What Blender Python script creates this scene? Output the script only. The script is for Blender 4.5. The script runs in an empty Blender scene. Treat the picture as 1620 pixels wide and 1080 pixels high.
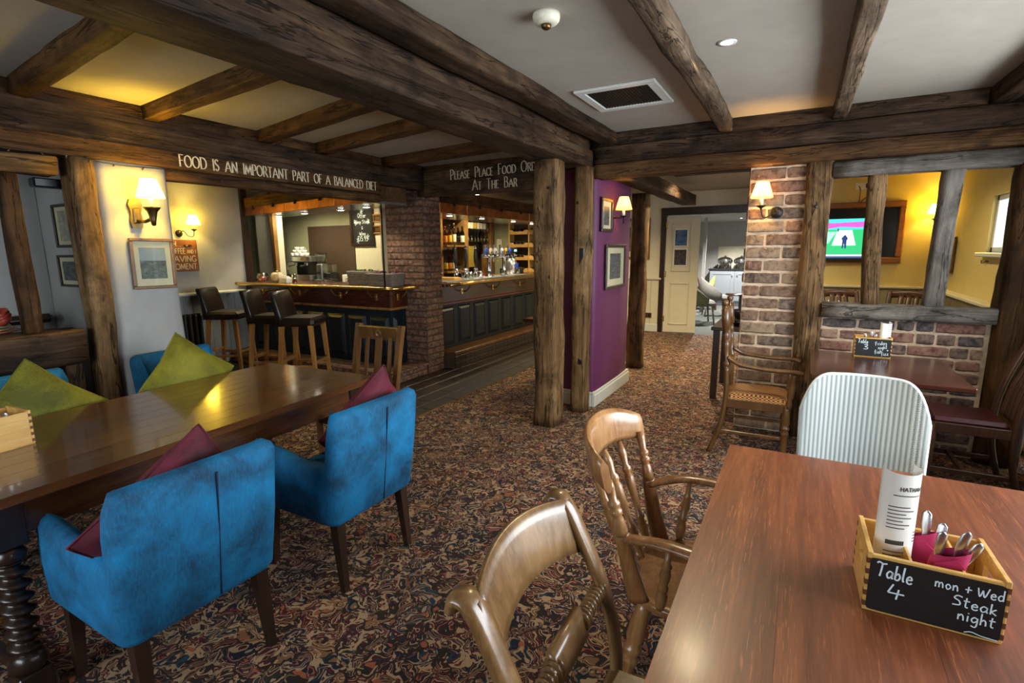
import bpy, math, random
from mathutils import Vector, Matrix, Euler, noise
random.seed(7)
PI = math.pi
S = bpy.context.scene
col = S.collection
# ---------------------------------------------------------------- camera
H = 1.5
FPX, PIT, YAW, ROLL = 813.17, .17618, .50723, -.008185
_fw = Vector((-math.sin(YAW) * math.cos(PIT), math.cos(YAW) * math.cos(PIT), -math.sin(PIT)))
_r = Vector((math.cos(YAW), math.sin(YAW), 0))
_u = _r.cross(_fw)
_r2 = _r * math.cos(ROLL) + _u * math.sin(ROLL)
_u2 = -_r * math.sin(ROLL) + _u * math.cos(ROLL)
cam = bpy.data.cameras.new('camera')
cam.sensor_width = 36
cam.lens = FPX / 1620 * 36
cam.clip_start = .02
camo = bpy.data.objects.new('camera', cam)
col.objects.link(camo)
m = Matrix((_r2, _u2, -_fw)).transposed().to_4x4()
m.translation = (0, 0, H)
camo.matrix_world = m
S.camera = camo


def px(x, y, **k):
    """photo pixel -> point on the plane X=, Y= or Z="""
    d = _fw + _r2 * ((x - 810) / FPX) - _u2 * ((y - 540) / FPX)
    (a, v), = k.items()
    i = 'XYZ'.index(a)
    o = Vector((0, 0, H))
    return o + d * ((v - o[i]) / d[i])


# ---------------------------------------------------------------- world, daylight, exposure
W = bpy.data.worlds.new('overcast')
S.world = W
W.use_nodes = True
bg = W.node_tree.nodes['Background']
bg.inputs[0].default_value = (.72, .85, 1, 1)
bg.inputs[1].default_value = 1.0
S.view_settings.view_transform = 'Standard'
S.view_settings.look = 'None'
S.view_settings.gamma = 1
S.view_settings.use_curve_mapping = False
S.view_settings.exposure = 1.18


def area(name, loc, target, sx, sy, power, color=(1, 1, 1), spread=PI):
    l = bpy.data.lights.new(name, 'AREA')
    l.shape = 'RECTANGLE'
    l.size, l.size_y = sx, sy
    l.energy = power
    l.color = color
    l.spread = spread
    o = bpy.data.objects.new(name, l)
    col.objects.link(o)
    o.location = loc
    o.rotation_euler = (Vector(target) - Vector(loc)).to_track_quat('-Z', 'Y').to_euler()
    return o


DAY = (.88, .94, 1.0)
area('daylight_side_window', (1.78, 2.45, 1.55), (0, 2.45, 1.4), 3.3, 1.2, 90, DAY)
area('daylight_rear_window', (-1.6, -1.95, 1.55), (-1.6, 0, 1.45), 2.2, 1.2, 34, DAY)
area('daylight_tv_room_window', (1.8, 5.85, 1.72), (0, 6.0, 1.5), .95, .5, 14, DAY)


def point(name, loc, power, color=(1, .62, .22), r=.02, parent=None):
    l = bpy.data.lights.new(name, 'POINT')
    l.energy = power
    l.color = color
    l.shadow_soft_size = r
    o = bpy.data.objects.new(name, l)
    col.objects.link(o)
    o.location = loc
    o.parent = parent
    return o


def spot(name, loc, power, color=(1, .85, .6), ang=100, parent=None):
    l = bpy.data.lights.new(name, 'SPOT')
    l.energy = power
    l.color = color
    l.spot_size = math.radians(ang)
    l.spot_blend = .6
    l.shadow_soft_size = .025
    o = bpy.data.objects.new(name, l)
    col.objects.link(o)
    o.location = loc
    o.parent = parent
    return o


# ---------------------------------------------------------------- mesh helpers
class MB:
    def __init__(s):
        s.v, s.f, s.s = [], [], []

    def add(s, vs, fs, smooth=False, M=None):
        o = len(s.v)
        s.v += [tuple(M @ Vector(p)) if M else tuple(p) for p in vs]
        s.f += [tuple(i + o for i in f) for f in fs]
        s.s += [smooth] * len(fs)
        return s

    def box(s, lo, hi, b=0, M=None):
        (x0, y0, z0), (x1, y1, z1) = [min(a, c) for a, c in zip(lo, hi)], [max(a, c) for a, c in zip(lo, hi)]
        b = min(b, (x1 - x0) * .45, (y1 - y0) * .45, (z1 - z0) * .45)
        if b <= 0:
            vs = [(x, y, z) for z in (z0, z1) for y in (y0, y1) for x in (x0, x1)]
            fs = [(0, 2, 3, 1), (4, 5, 7, 6), (0, 1, 5, 4), (2, 6, 7, 3), (0, 4, 6, 2), (1, 3, 7, 5)]
            return s.add(vs, fs, False, M)
        vs, ix = [], {}
        c, h = [(x0 + x1) / 2, (y0 + y1) / 2, (z0 + z1) / 2], [(x1 - x0) / 2, (y1 - y0) / 2, (z1 - z0) / 2]
        for sx in (-1, 1):
            for sy in (-1, 1):
                for sz in (-1, 1):
                    for a in range(3):
                        p = [h[0] - b, h[1] - b, h[2] - b]
                        p[a] += b
                        ix[sx, sy, sz, a] = len(vs)
                        vs.append((c[0] + sx * p[0], c[1] + sy * p[1], c[2] + sz * p[2]))
        fs = []
        for a in range(3):
            for sg in (-1, 1):
                q = []
                for (p, r) in ((-1, -1), (1, -1), (1, 1), (-1, 1)):
                    k = [0, 0, 0]
                    k[a], k[(a + 1) % 3], k[(a + 2) % 3] = sg, p, r
                    q.append(ix[k[0], k[1], k[2], a])
                fs.append(q if sg > 0 else q[::-1])
            b1, b2 = (a + 1) % 3, (a + 2) % 3
            for p in (-1, 1):
                for r in (-1, 1):
                    k = [0, 0, 0]
                    k[b1], k[b2] = p, r
                    k[a] = -1
                    k0 = tuple(k)
                    k[a] = 1
                    k1 = tuple(k)
                    q = [ix[k0 + (b1,)], ix[k1 + (b1,)], ix[k1 + (b2,)], ix[k0 + (b2,)]]
                    fs.append(q if p * r < 0 else q[::-1])
        for sx in (-1, 1):
            for sy in (-1, 1):
                for sz in (-1, 1):
                    q = [ix[sx, sy, sz, a] for a in range(3)]
                    fs.append(q if sx * sy * sz > 0 else q[::-1])
        return s.add(vs, fs, False, M)

    def rings(s, rings, smooth=True, caps=True, closed=False, M=None):
        n = len(rings[0])
        vs = [p for r in rings for p in r]
        fs = []
        m = len(rings)
        for i in range(m if closed else m - 1):
            for j in range(n):
                a, b = i * n + j, i * n + (j + 1) % n
                c, d = ((i + 1) % m) * n + (j + 1) % n, ((i + 1) % m) * n + j
                fs.append((a, b, c, d))
        s.add(vs, fs, smooth, M)
        if caps and not closed:
            o = len(s.v) - len(vs)
            s.f += [tuple(o + j for j in reversed(range(n))), tuple(o + (m - 1) * n + j for j in range(n))]
            s.s += [False, False]
        return s

    def lathe(s, prof, n=16, M=None, smooth=True):
        rr = [[(r * math.cos(2 * PI * j / n), r * math.sin(2 * PI * j / n), z) for j in range(n)] for r, z in prof]
        return s.rings(rr, smooth, True, False, M)

    def tube(s, path, rad, n=8, up=(0, 0, 1), flat=1.0, M=None, closed=False, smooth=True, sq=False):
        """swept tube; rad number or list; flat = thickness ratio along up-ish normal; sq = square section"""
        P = [Vector(p) for p in path]
        m = len(P)
        R = rad if isinstance(rad, (list, tuple)) else [rad] * m
        u = Vector(up)
        rr = []
        for i in range(m):
            t = (P[(i + 1) % m] - P[i - 1]) if closed else (P[min(i + 1, m - 1)] - P[max(i - 1, 0)])
            t.normalize()
            a = t.cross(u)
            if a.length < 1e-4:
                a = t.orthogonal()
            a.normalize()
            b = a.cross(t)
            ra, rb = (R[i] if isinstance(R[i], (list, tuple)) else (R[i], R[i] * flat))
            ring = []
            for j in range(n):
                an = 2 * PI * (j + (.5 if sq else 0)) / n
                c, d = math.cos(an), math.sin(an)
                if sq:
                    k = 1 / max(abs(c), abs(d)) if n == 4 else (abs(c) ** 6 + abs(d) ** 6) ** (-1 / 6)
                    c, d = c * k, d * k
                ring.append(P[i] + a * (c * ra) + b * (d * rb))
            rr.append(ring)
        return s.rings(rr, smooth and not (sq and n == 4), not closed, closed, M)

    def prism(s, poly, z0, z1, M=None, smooth=False):
        n = len(poly)
        vs = [(x, y, z0) for x, y in poly] + [(x, y, z1) for x, y in poly]
        fs = [tuple(reversed(range(n))), tuple(range(n, 2 * n))]
        s.add(vs, fs, False, M)
        o = len(s.v) - 2 * n
        for i in range(n):
            j = (i + 1) % n
            s.f.append((o + i, o + j, o + n + j, o + n + i))
            s.s.append(smooth)
        return s

    def cyl(s, p0, p1, r0, r1=None, n=12, M=None, smooth=True):
        return s.tube([p0, p1], [r0, r0 if r1 is None else r1], n, M=M, smooth=smooth)

    def mesh(s, name):
        me = bpy.data.meshes.new(name)
        me.from_pydata(s.v, [], s.f)
        me.polygons.foreach_set('use_smooth', s.s)
        me.update()
        return me

    def build(s, name, mat, parent=None, loc=(0, 0, 0), rot=(0, 0, 0), label=None):
        o = bpy.data.objects.new(name, s.mesh(name))
        col.objects.link(o)
        if mat:
            o.data.materials.append(mat)
        o.parent = parent
        o.location = loc
        o.rotation_euler = rot
        if label:
            o['label'] = label
        return o


def tag(o, label=None, cat=None, group=None, kind=None):
    if label:
        o['label'] = label
    if cat:
        o['category'] = cat
    if group:
        o['group'] = group
    if kind:
        o['kind'] = kind
    return o


def empty(name, loc=(0, 0, 0), rz=0, label=None, cat=None, group=None):
    o = bpy.data.objects.new(name, None)
    o.empty_display_size = .1
    col.objects.link(o)
    o.location = loc
    o.rotation_euler = (0, 0, rz)
    return tag(o, label, cat, group)


def dup(o, loc=None, rz=None, label=None, parent=None):
    c = o.copy()
    col.objects.link(c)
    if parent:
        c.parent = parent
    for ch in o.children:
        dup(ch, parent=c)
    if loc is not None:
        c.location = loc
    if rz is not None:
        c.rotation_euler[2] = rz
    if label:
        c['label'] = label
    return c


def inst(name, mesh, parent=None, loc=(0, 0, 0), rot=(0, 0, 0), scale=(1, 1, 1)):
    o = bpy.data.objects.new(name, mesh)
    col.objects.link(o)
    o.parent = parent
    o.location = loc
    o.rotation_euler = rot
    o.scale = scale
    return o


def T(x, y, z):
    return Matrix.Translation((x, y, z))


def RX(a): return Matrix.Rotation(a, 4, 'X')
def RY(a): return Matrix.Rotation(a, 4, 'Y')
def RZ(a): return Matrix.Rotation(a, 4, 'Z')


def spline(pts, n=8, closed=False):
    P = [Vector(p) for p in pts]
    out = []
    m = len(P)
    for i in range(m if closed else m - 1):
        if closed:
            a, b, c, d = P[i - 1], P[i], P[(i + 1) % m], P[(i + 2) % m]
        else:
            a, b, c, d = P[max(i - 1, 0)], P[i], P[i + 1], P[min(i + 2, m - 1)]
        for k in range(n):
            t = k / n
            out.append(.5 * ((2 * b) + (c - a) * t + (2 * a - 5 * b + 4 * c - d) * t * t + (3 * b - a - 3 * c + d) * t ** 3))
    if not closed:
        out.append(P[-1])
    return out


# ---------------------------------------------------------------- materials
MATS = {}


def srgb(r, g, b):
    return tuple(((c / 255) / 12.92 if c <= 10 else ((c / 255 + .055) / 1.055) ** 2.4) for c in (r, g, b)) + (1,)


class NT:
    def __init__(s, name):
        s.m = bpy.data.materials.new(name)
        s.m.use_nodes = True
        s.t = s.m.node_tree
        s.n = s.t.nodes
        s.b = s.n['Principled BSDF']
        MATS[name] = s.m

    def node(s, t, **k):
        n = s.n.new(t)
        for a, b in k.items():
            setattr(n, a, b)
        return n

    def link(s, a, b):
        s.t.links.new(a, b)

    def coords(s, scale=(1, 1, 1), rand=True, kind='Object'):
        tc = s.node('ShaderNodeTexCoord')
        o = tc.outputs[kind]
        if rand:
            oi = s.node('ShaderNodeObjectInfo')
            mu = s.node('ShaderNodeMath', operation='MULTIPLY')
            mu.inputs[1].default_value = 37.0
            s.link(oi.outputs['Random'], mu.inputs[0])
            ad = s.node('ShaderNodeVectorMath', operation='ADD')
            s.link(o, ad.inputs[0])
            s.link(mu.outputs[0], ad.inputs[1])
            o = ad.outputs[0]
        mp = s.node('ShaderNodeMapping')
        mp.inputs['Scale'].default_value = scale
        s.link(o, mp.inputs[0])
        return mp.outputs[0]

    def noise(s, vec, scale, detail=4, rough=.55, dist=0):
        n = s.node('ShaderNodeTexNoise')
        n.inputs['Scale'].default_value = scale
        n.inputs['Detail'].default_value = detail
        n.inputs['Roughness'].default_value = rough
        n.inputs['Distortion'].default_value = dist
        s.link(vec, n.inputs['Vector'])
        return n.outputs['Fac']

    def ramp(s, fac, stops, interp='LINEAR'):
        r = s.node('ShaderNodeValToRGB')
        e = r.color_ramp
        e.interpolation = interp
        while len(e.elements) < len(stops):
            e.elements.new(.5)
        for el, (p, c) in zip(e.elements, stops):
            el.position = p
            el.color = c if len(c) == 4 else tuple(c) + (1,)
        s.link(fac, r.inputs[0])
        return r.outputs[0]

    def mix(s, fac, a, b, mode='MIX'):
        x = s.node('ShaderNodeMix', data_type='RGBA', blend_type=mode)
        for k, v in ((0, fac), (6, a), (7, b)):
            if hasattr(v, 'is_linked') or hasattr(v, 'links'):
                s.link(v, x.inputs[k])
            else:
                x.inputs[k].default_value = v
        return x.outputs[2]

    def math(s, op, a, b=None):
        x = s.node('ShaderNodeMath', operation=op)
        for k, v in ((0, a), (1, b)):
            if v is None:
                continue
            if hasattr(v, 'links'):
                s.link(v, x.inputs[k])
            else:
                x.inputs[k].default_value = v
        return x.outputs[0]

    def bump(s, h, strength=.3, dist=.01):
        b = s.node('ShaderNodeBump')
        b.inputs['Strength'].default_value = strength
        b.inputs['Distance'].default_value = dist
        s.link(h, b.inputs['Height'])
        s.link(b.outputs[0], s.b.inputs['Normal'])

    def set(s, **k):
        for a, b in k.items():
            i = s.b.inputs[a.replace('_', ' ')]
            if hasattr(b, 'links'):
                s.link(b, i)
            else:
                i.default_value = b
        return s


def plain(name, c, rough=.5, metal=0, nscale=0, namt=.15, bump=0, **k):
    t = NT(name)
    t.set(Roughness=rough, Metallic=metal)
    if nscale:
        v = t.coords()
        n = t.noise(v, nscale, 4)
        d = tuple(x * (1 - namt) for x in c[:3]) + (1,)
        l = tuple(min(1, x * (1 + namt)) for x in c[:3]) + (1,)
        t.set(Base_Color=t.ramp(n, [(.3, d), (.7, l)]))
        if bump:
            t.bump(n, bump, .01)
    else:
        t.set(Base_Color=c)
    if k:
        t.set(**k)
    return t.m


def wood(name, dark, mid, light, axis=0, sc=1.0, rough=.5, bump=.25, cracks=0, coat=0, contrast=1.0, patch=.5, pores=0, coat_r=.2):
    t = NT(name)

    def sv(along, across):
        q = [across * sc] * 3
        q[axis] = along * sc
        return t.coords(tuple(q))
    g1 = t.noise(sv(1.3, 17), 1.0, 9, .68, .7)
    g2 = t.noise(sv(5, 85), 1.0, 4, .6, .3)
    g = t.math('ADD', t.math('MULTIPLY', g1, .66), t.math('MULTIPLY', g2, .34))
    w = .17 / contrast
    c = t.ramp(g, [(.5 - w, dark), (.5, mid), (.5 + w, light)])
    b = t.noise(sv(1.1, 4.5), 1.0, 5, .65, .4)
    c = t.mix(patch, c, t.ramp(b, [(.32, dark), (.5, mid), (.68, light)]), 'MIX')
    h = g
    if cracks:
        k = t.noise(sv(.75, 10), 1.0, 4, .6, 1.2)
        kk = t.ramp(t.math('ABSOLUTE', t.math('SUBTRACT', k, .47)), [(.004, (0, 0, 0, 1)), (.014, (1, 1, 1, 1))])
        st = t.noise(sv(2.2, 3.2), 1.6, 6, .7, .5)
        c = t.mix(t.ramp(st, [(.36, (cracks * .8,) * 3 + (1,)), (.52, (0, 0, 0, 1))]), c, (dark[0] * .35, dark[1] * .35, dark[2] * .35, 1))
        c = t.mix(t.math('MULTIPLY', t.math('SUBTRACT', 1.0, kk), cracks), c, (dark[0] * .2, dark[1] * .2, dark[2] * .2, 1))
        h = t.math('ADD', t.math('MULTIPLY', kk, .5), t.math('ADD', t.math('MULTIPLY', g, .8), t.math('MULTIPLY', st, .5)))
    if pores:
        pz = t.noise(sv(14, 330), 1.0, 2, .5, .2)
        pm = t.noise(sv(1.0, 9), 1.0, 4, .6, 1.5)
        f = t.math('MULTIPLY', t.ramp(pz, [(.60, (0, 0, 0, 1)), (.66, (1, 1, 1, 1))]), t.ramp(pm, [(.42, (0, 0, 0, 1)), (.58, (pores,) * 3 + (1,))]))
        c = t.mix(f, c, (min(1, light[0] * 2.2), min(1, light[1] * 2.4), min(1, light[2] * 2.6), 1))
    t.set(Base_Color=c, Roughness=rough)
    if cracks:
        t.set(Specular_IOR_Level=.15)
    if coat:
        t.set(Coat_Weight=coat, Coat_Roughness=coat_r)
    t.bump(h, bump, .012)
    return t.m


K = srgb
M_beam = wood('dark_oak_beam', K(22, 14, 9), K(58, 42, 29), K(106, 82, 60), 0, 1, .68, .6, .75)
M_beam2 = wood('brown_oak_beam', K(32, 20, 10), K(76, 51, 28), K(122, 88, 52), 0, 1, .68, .55, .7)
M_post = wood('weathered_oak_post', K(38, 26, 15), K(100, 74, 47), K(170, 136, 95), 0, .9, .75, .85, .75, 0, .9)
M_joist = wood('brown_grey_ceiling_beam', K(34, 26, 20), K(86, 69, 54), K(144, 122, 100), 0, 1, .72, .8, .75)
M_tvframe = wood('orange_pine_frame', K(104, 62, 22), K(150, 94, 38), K(184, 124, 58), 0, 1, .4, .05)
M_grey = wood('grey_weathered_oak', K(48, 44, 40), K(104, 96, 88), K(150, 142, 134), 0, 1, .75, .6, .7)
M_tabL = wood('polished_brown_table', K(48, 27, 13), K(86, 52, 27), K(120, 76, 40), 0, 1.1, .25, .03, 0, .6, coat_r=.09)
M_tab4 = wood('red_brown_ash_table', K(64, 27, 12), K(108, 54, 27), K(142, 80, 45), 0, 1.0, .40, .05, 0, .2, 1.1, .3, .32, .2)
M_tab3 = wood('dark_mahogany_table', K(36, 16, 11), K(64, 30, 20), K(92, 46, 30), 0, 1, .2, .03, 0, .5)
M_dark = wood('dark_turned_wood', K(22, 13, 9), K(42, 26, 18), K(64, 40, 28), 2, 1, .3, .05, 0, .3)
M_oakz = wood('golden_oak_stool', K(112, 70, 30), K(168, 114, 58), K(200, 148, 84), 2, 1, .4, .05)
M_slat = wood('brown_varnished_oak', K(46, 27, 12), K(92, 60, 29), K(130, 92, 50), 2, 1.2, .35, .06, 0, .3)
M_elm = wood('honey_elm_chair', K(84, 50, 24), K(142, 96, 54), K(190, 146, 98), 2, 1.1, .3, .06, 0, .35)
M_rope = wood('brown_waxed_chair', K(62, 40, 20), K(112, 80, 46), K(160, 124, 82), 2, 1.2, .28, .06, 0, .4)
M_crate = wood('pale_pine_crate', K(168, 116, 50), K(208, 160, 84), K(232, 190, 118), 0, 2, .45, .04)
M_mah = wood('red_mahogany_bar', K(40, 14, 8), K(70, 26, 15), K(100, 42, 24), 0, 1, .2, .03, 0, .5)
M_shelf = wood('rustic_shelf_wood', K(96, 64, 30), K(150, 108, 58), K(188, 146, 88), 2, 1, .6, .3, .4)
M_frame = plain('gilt_brown_frame', K(112, 80, 42), .4, 0, 30, .25)
M_dframe = plain('dark_brown_frame', K(44, 28, 20), .35, 0, 30, .2)
M_plas = plain('white_plaster', K(162, 160, 157), .85, 0, 9, .05, .25)
M_ceil = plain('cream_ceiling_plaster', K(160, 151, 139), .9, 0, 7, .05, .3)
M_lobby = plain('cream_wall_paint', K(214, 208, 184), .85, 0, 9, .04, .1)
M_yell = plain('yellow_cream_wall_paint', K(214, 194, 128), .85, 0, 6, .04, .1)
M_green = plain('sage_wall_paint', K(168, 166, 134), .85, 0, 6, .05, .1)
M_brown = plain('brown_panel_paint', K(70, 52, 36), .8, 0, 6, .05, .05)
M_purp = plain('plum_wall_paint', K(94, 36, 80), .55, 0, 8, .06, .2)
M_base = plain('pale_grey_gloss', K(206, 208, 202), .35)
M_wains = plain('cream_wainscot', K(206, 200, 176), .5, 0, 8, .04)
M_wainsg = plain('taupe_wainscot', K(150, 140, 112), .5, 0, 8, .06)
M_wainsb = plain('grey_blue_wainscot', K(168, 172, 172), .5, 0, 8, .05)
M_door = plain('ivory_door_paint', K(212, 206, 178), .45, 0, 10, .03)
M_navy = plain('navy_bar_paint', K(16, 27, 36), .35, 0, 8, .12)
M_black = plain('black_plastic', (.012, .012, .013, 1), .35)
M_iron = plain('black_iron', (.02, .018, .016, 1), .5, .6)
M_brass = plain('polished_brass', (.72, .48, .14, 1), .22, 1)
M_abrass = plain('antique_brass', (.2, .13, .05, 1), .4, 1)
M_chrome = plain('chrome', (.75, .76, .78, 1), .12, 1)
M_steel = plain('brushed_steel', (.55, .56, .58, 1), .3, 1)
M_copper = plain('hammered_copper', (.46, .17, .06, 1), .35, 1, 9, .35, .3)
M_leath = plain('dark_brown_leather', K(38, 26, 20), .32, 0, 40, .15, .05)
M_maroon = plain('maroon_leather', K(72, 22, 26), .35, 0, 30, .15, .05)
M_white = plain('white_ceramic', (.8, .79, .76, 1), .25)
M_offw = plain('off_white_plastic', K(226, 220, 198), .4)
M_paper = plain('menu_paper', K(226, 222, 214), .7, 0, 12, .03)
M_ink = plain('menu_ink', K(60, 56, 54), .7)
M_board = plain('chalkboard_black', K(20, 20, 22), .5, 0, 14, .25)
M_chalk = plain('chalk_white', K(216, 232, 240), .8)
M_letter = plain('cream_lettering', K(206, 190, 160), .7, 0, 60, .2)
M_napkin = plain('magenta_paper_napkin', K(172, 34, 84), .75, 0, 20, .15, .1)
M_napred = plain('red_paper_napkin', K(176, 24, 30), .75, 0, 20, .15, .1)
M_mortar = plain('pale_mortar', K(196, 172, 146), .95, 0, 25, .25, .5)
M_mortard = plain('brown_mortar', K(84, 64, 50), .95, 0, 25, .25, .5)
M_soffit = plain('grey_soffit_mirror', (.3, .3, .28, 1), .18, .8)
M_carpet2 = plain('grey_green_carpet', K(92, 96, 92), .95, 0, 60, .2, .2)
M_wicker = plain('grey_wicker', K(112, 108, 102), .7, 0, 70, .35, .4)
M_tartan = plain('tartan_weave', K(96, 98, 78), .8, 0, 60, .4, .2)
M_grey2 = plain('grey_cabinet_paint', K(136, 142, 148), .45)
M_worktop = plain('black_worktop', (.015, .015, .016, 1), .2)
M_radi = plain('dark_radiator_iron', K(44, 38, 34), .5, .2)
M_seatfab = None


def brickmat(name, cols):
    t = NT(name)
    oi = t.node('ShaderNodeObjectInfo')
    n = len(cols)
    base = t.ramp(oi.outputs['Random'], [(i / n, c) for i, c in enumerate(cols)], 'CONSTANT')
    v = t.coords()
    a = t.noise(v, 22, 5, .65)
    b = t.noise(v, 70, 3, .6)
    c = t.mix(t.ramp(a, [(.35, (0, 0, 0, 1)), (.78, (.4, .4, .4, 1))]), base, K(196, 168, 142))
    c = t.mix(t.ramp(a, [(.30, (.7, .7, .7, 1)), (.48, (0, 0, 0, 1))]), c, K(48, 36, 32))
    t.set(Base_Color=c, Roughness=.9)
    t.bump(t.math('ADD', a, t.math('MULTIPLY', b, .6)), .7, .012)
    return t.m


M_brick = brickmat('weathered_grey_brown_brick', [K(100, 74, 58), K(86, 68, 58), K(112, 82, 62), K(76, 64, 58), K(106, 70, 54), K(134, 112, 90)])
M_brickb = brickmat('dark_blue_red_brick', [K(88, 68, 66), K(46, 47, 58), K(128, 84, 74), K(42, 42, 54), K(112, 80, 72), K(62, 58, 66), K(142, 110, 98), K(50, 50, 60)])
M_brickr = brickmat('red_brick', [K(104, 62, 44), K(92, 54, 40), K(112, 72, 52), K(84, 54, 44), K(100, 66, 50)])
M_tile = plain('dark_floor_tile', K(46, 38, 31), .4, 0, 12, .35, .15)


def velvet(name, dark, mid, light, sheen=.4, sc=1.0):
    t = NT(name)
    v = t.coords((1, 1, 1))
    a = t.noise(v, 5 * sc, 4, .6, .4)
    b = t.noise(t.coords((160, 160, 40)), 1.0, 3, .7)
    c = t.ramp(t.math('ADD', t.math('MULTIPLY', a, .75), t.math('MULTIPLY', b, .25)), [(.36, dark), (.49, mid), (.64, light)])
    t.set(Base_Color=c, Roughness=.8, Sheen_Weight=sheen, Sheen_Roughness=.4, Sheen_Tint=light)
    t.bump(b, .25, .002)
    return t.m


M_blue = velvet('turquoise_blue_velvet', K(0, 54, 84), K(0, 92, 136), K(2, 120, 176), .25)
M_lime = velvet('olive_green_velvet', K(78, 78, 7), K(110, 106, 16), K(136, 130, 30), .2)
M_burg = velvet('burgundy_velvet', K(54, 4, 20), K(84, 10, 32), K(108, 20, 46), .12)
M_green2 = velvet('sage_green_velvet', K(120, 140, 70), K(150, 168, 90), K(170, 186, 110), .25)


def checkfab():
    t = NT('checked_seat_fabric')
    v = t.coords((1, 1, 1), False)
    ch = t.node('ShaderNodeTexChecker')
    ch.inputs['Scale'].default_value = 70
    ch.inputs['Color1'].default_value = K(190, 150, 92)
    ch.inputs['Color2'].default_value = K(98, 34, 26)
    t.link(v, ch.inputs['Vector'])
    t.set(Base_Color=ch.outputs[0], Roughness=.85)
    return t.m


M_check = checkfab()


def loom():
    t = NT('white_loom_weave')
    tc = t.node('ShaderNodeTexCoord')
    sx = t.node('ShaderNodeSeparateXYZ')
    t.link(tc.outputs['UV'], sx.inputs[0])
    a = t.math('SINE', t.math('MULTIPLY', sx.outputs[0], 2 * PI * 26))
    b = t.math('SINE', t.math('MULTIPLY', sx.outputs[1], 2 * PI * 70))
    b2 = t.math('SINE', t.math('ADD', t.math('MULTIPLY', sx.outputs[1], 2 * PI * 70), t.math('MULTIPLY', sx.outputs[0], 2 * PI * 104)))
    h = t.math('ADD', t.math('MULTIPLY', a, .6), t.math('MULTIPLY', b2, .4))
    c = t.ramp(t.math('ADD', t.math('MULTIPLY', h, .5), .5), [(.08, K(112, 118, 112)), (.35, K(196, 202, 198)), (.8, K(232, 236, 234))])
    t.set(Base_Color=c, Roughness=.7)
    t.bump(h, .8, .004)
    return t.m


M_loom = loom()


def carpet():
    t = NT('patterned_axminster_carpet')
    v = t.coords((1, 1, 1), False)
    nz = t.node('ShaderNodeTexNoise')
    nz.inputs['Scale'].default_value = 9
    nz.inputs['Detail'].default_value = 2
    t.link(v, nz.inputs['Vector'])
    sub = t.node('ShaderNodeVectorMath', operation='SUBTRACT')
    t.link(nz.outputs['Color'], sub.inputs[0])
    sub.inputs[1].default_value = (.5, .5, .5)
    scl = t.node('ShaderNodeVectorMath', operation='SCALE')
    t.link(sub.outputs[0], scl.inputs[0])
    scl.inputs['Scale'].default_value = .16
    ad = t.node('ShaderNodeVectorMath', operation='ADD')
    t.link(v, ad.inputs[0])
    t.link(scl.outputs[0], ad.inputs[1])
    w = ad.outputs[0]

    def voro(scale, feat='F1', vec=w, rnd=1.0):
        n = t.node('ShaderNodeTexVoronoi', feature=feat)
        n.inputs['Scale'].default_value = scale
        n.inputs['Randomness'].default_value = rnd
        t.link(vec, n.inputs['Vector'])
        return n

    def sepc(n):
        q = t.node('ShaderNodeSeparateColor')
        t.link(n.outputs['Color'], q.inputs[0])
        return q.outputs

    A, B, D = voro(5.2), voro(11.0), voro(24.0)
    sa, sb, sd = sepc(A), sepc(B), sepc(D)
    cream, tan, org = K(208, 182, 142), K(158, 118, 80), K(196, 112, 72)
    burg, navy, brn, grn, teal = K(86, 18, 30), K(20, 28, 56), K(50, 30, 20), K(46, 46, 28), K(34, 78, 100)
    darks = [(0, burg), (.28, navy), (.48, brn), (.66, burg), (.80, grn), (.92, teal)]
    d1 = t.ramp(sb[0], darks, 'CONSTANT')
    d2 = t.ramp(sb[1], [(0, brn), (.3, burg), (.55, navy), (.8, tan), (.92, grn)], 'CONSTANT')
    d3 = t.ramp(sb[2], [(0, org), (.35, tan), (.6, teal), (.8, org)], 'CONSTANT')
    # nested scroll bands
    fld = t.noise(w, 7.5, 1.0, .45, 1.6)
    band = t.math('FRACT', t.math('MULTIPLY', fld, 8.5))
    c = t.mix(t.math('GREATER_THAN', band, .26), cream, d1)
    c = t.mix(t.math('GREATER_THAN', band, .56), c, d3)
    c = t.mix(t.math('GREATER_THAN', band, .66), c, d2)
    # flower heads with ringed petals
    ring = t.math('FRACT', t.math('MULTIPLY', A.outputs['Distance'], 7.0))
    fl = t.ramp(ring, [(0, cream), (.18, burg), (.5, org), (.66, navy), (.9, cream)], 'CONSTANT')
    fl2 = t.ramp(ring, [(0, tan), (.2, navy), (.55, teal), (.75, cream)], 'CONSTANT')
    fl = t.mix(t.math('GREATER_THAN', sa[0], .5), fl, fl2)
    c = t.mix(t.math('LESS_THAN', A.outputs['Distance'], .27), c, fl)
    # outlines between motifs and small buds
    E = voro(11.0, 'DISTANCE_TO_EDGE')
    c = t.mix(t.math('LESS_THAN', E.outputs['Distance'], .05), c, t.mix(t.math('GREATER_THAN', sd[0], .35), cream, brn))
    m4 = t.math('MULTIPLY', t.math('LESS_THAN', D.outputs['Distance'], .30), t.math('GREATER_THAN', sd[1], .62))
    c = t.mix(m4, c, t.ramp(sd[2], [(0, org), (.2, navy), (.45, cream), (.65, burg), (.85, brn)], 'CONSTANT'))
    # pile and wear
    pile = t.noise(v, 420, 2)
    wear = t.noise(v, 1.3, 3)
    c = t.mix(.35, c, t.ramp(pile, [(.3, (.02, .015, .012, 1)), (.7, (.5, .42, .34, 1))]), 'OVERLAY')
    c = t.mix(1.0, c, t.ramp(wear, [(.3, (.50, .47, .46, 1)), (.7, (.72, .69, .68, 1))]), 'MULTIPLY')
    t.set(Base_Color=c, Roughness=.95)
    t.bump(pile, .5, .004)
    return t.m


M_carpet = carpet()


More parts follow.
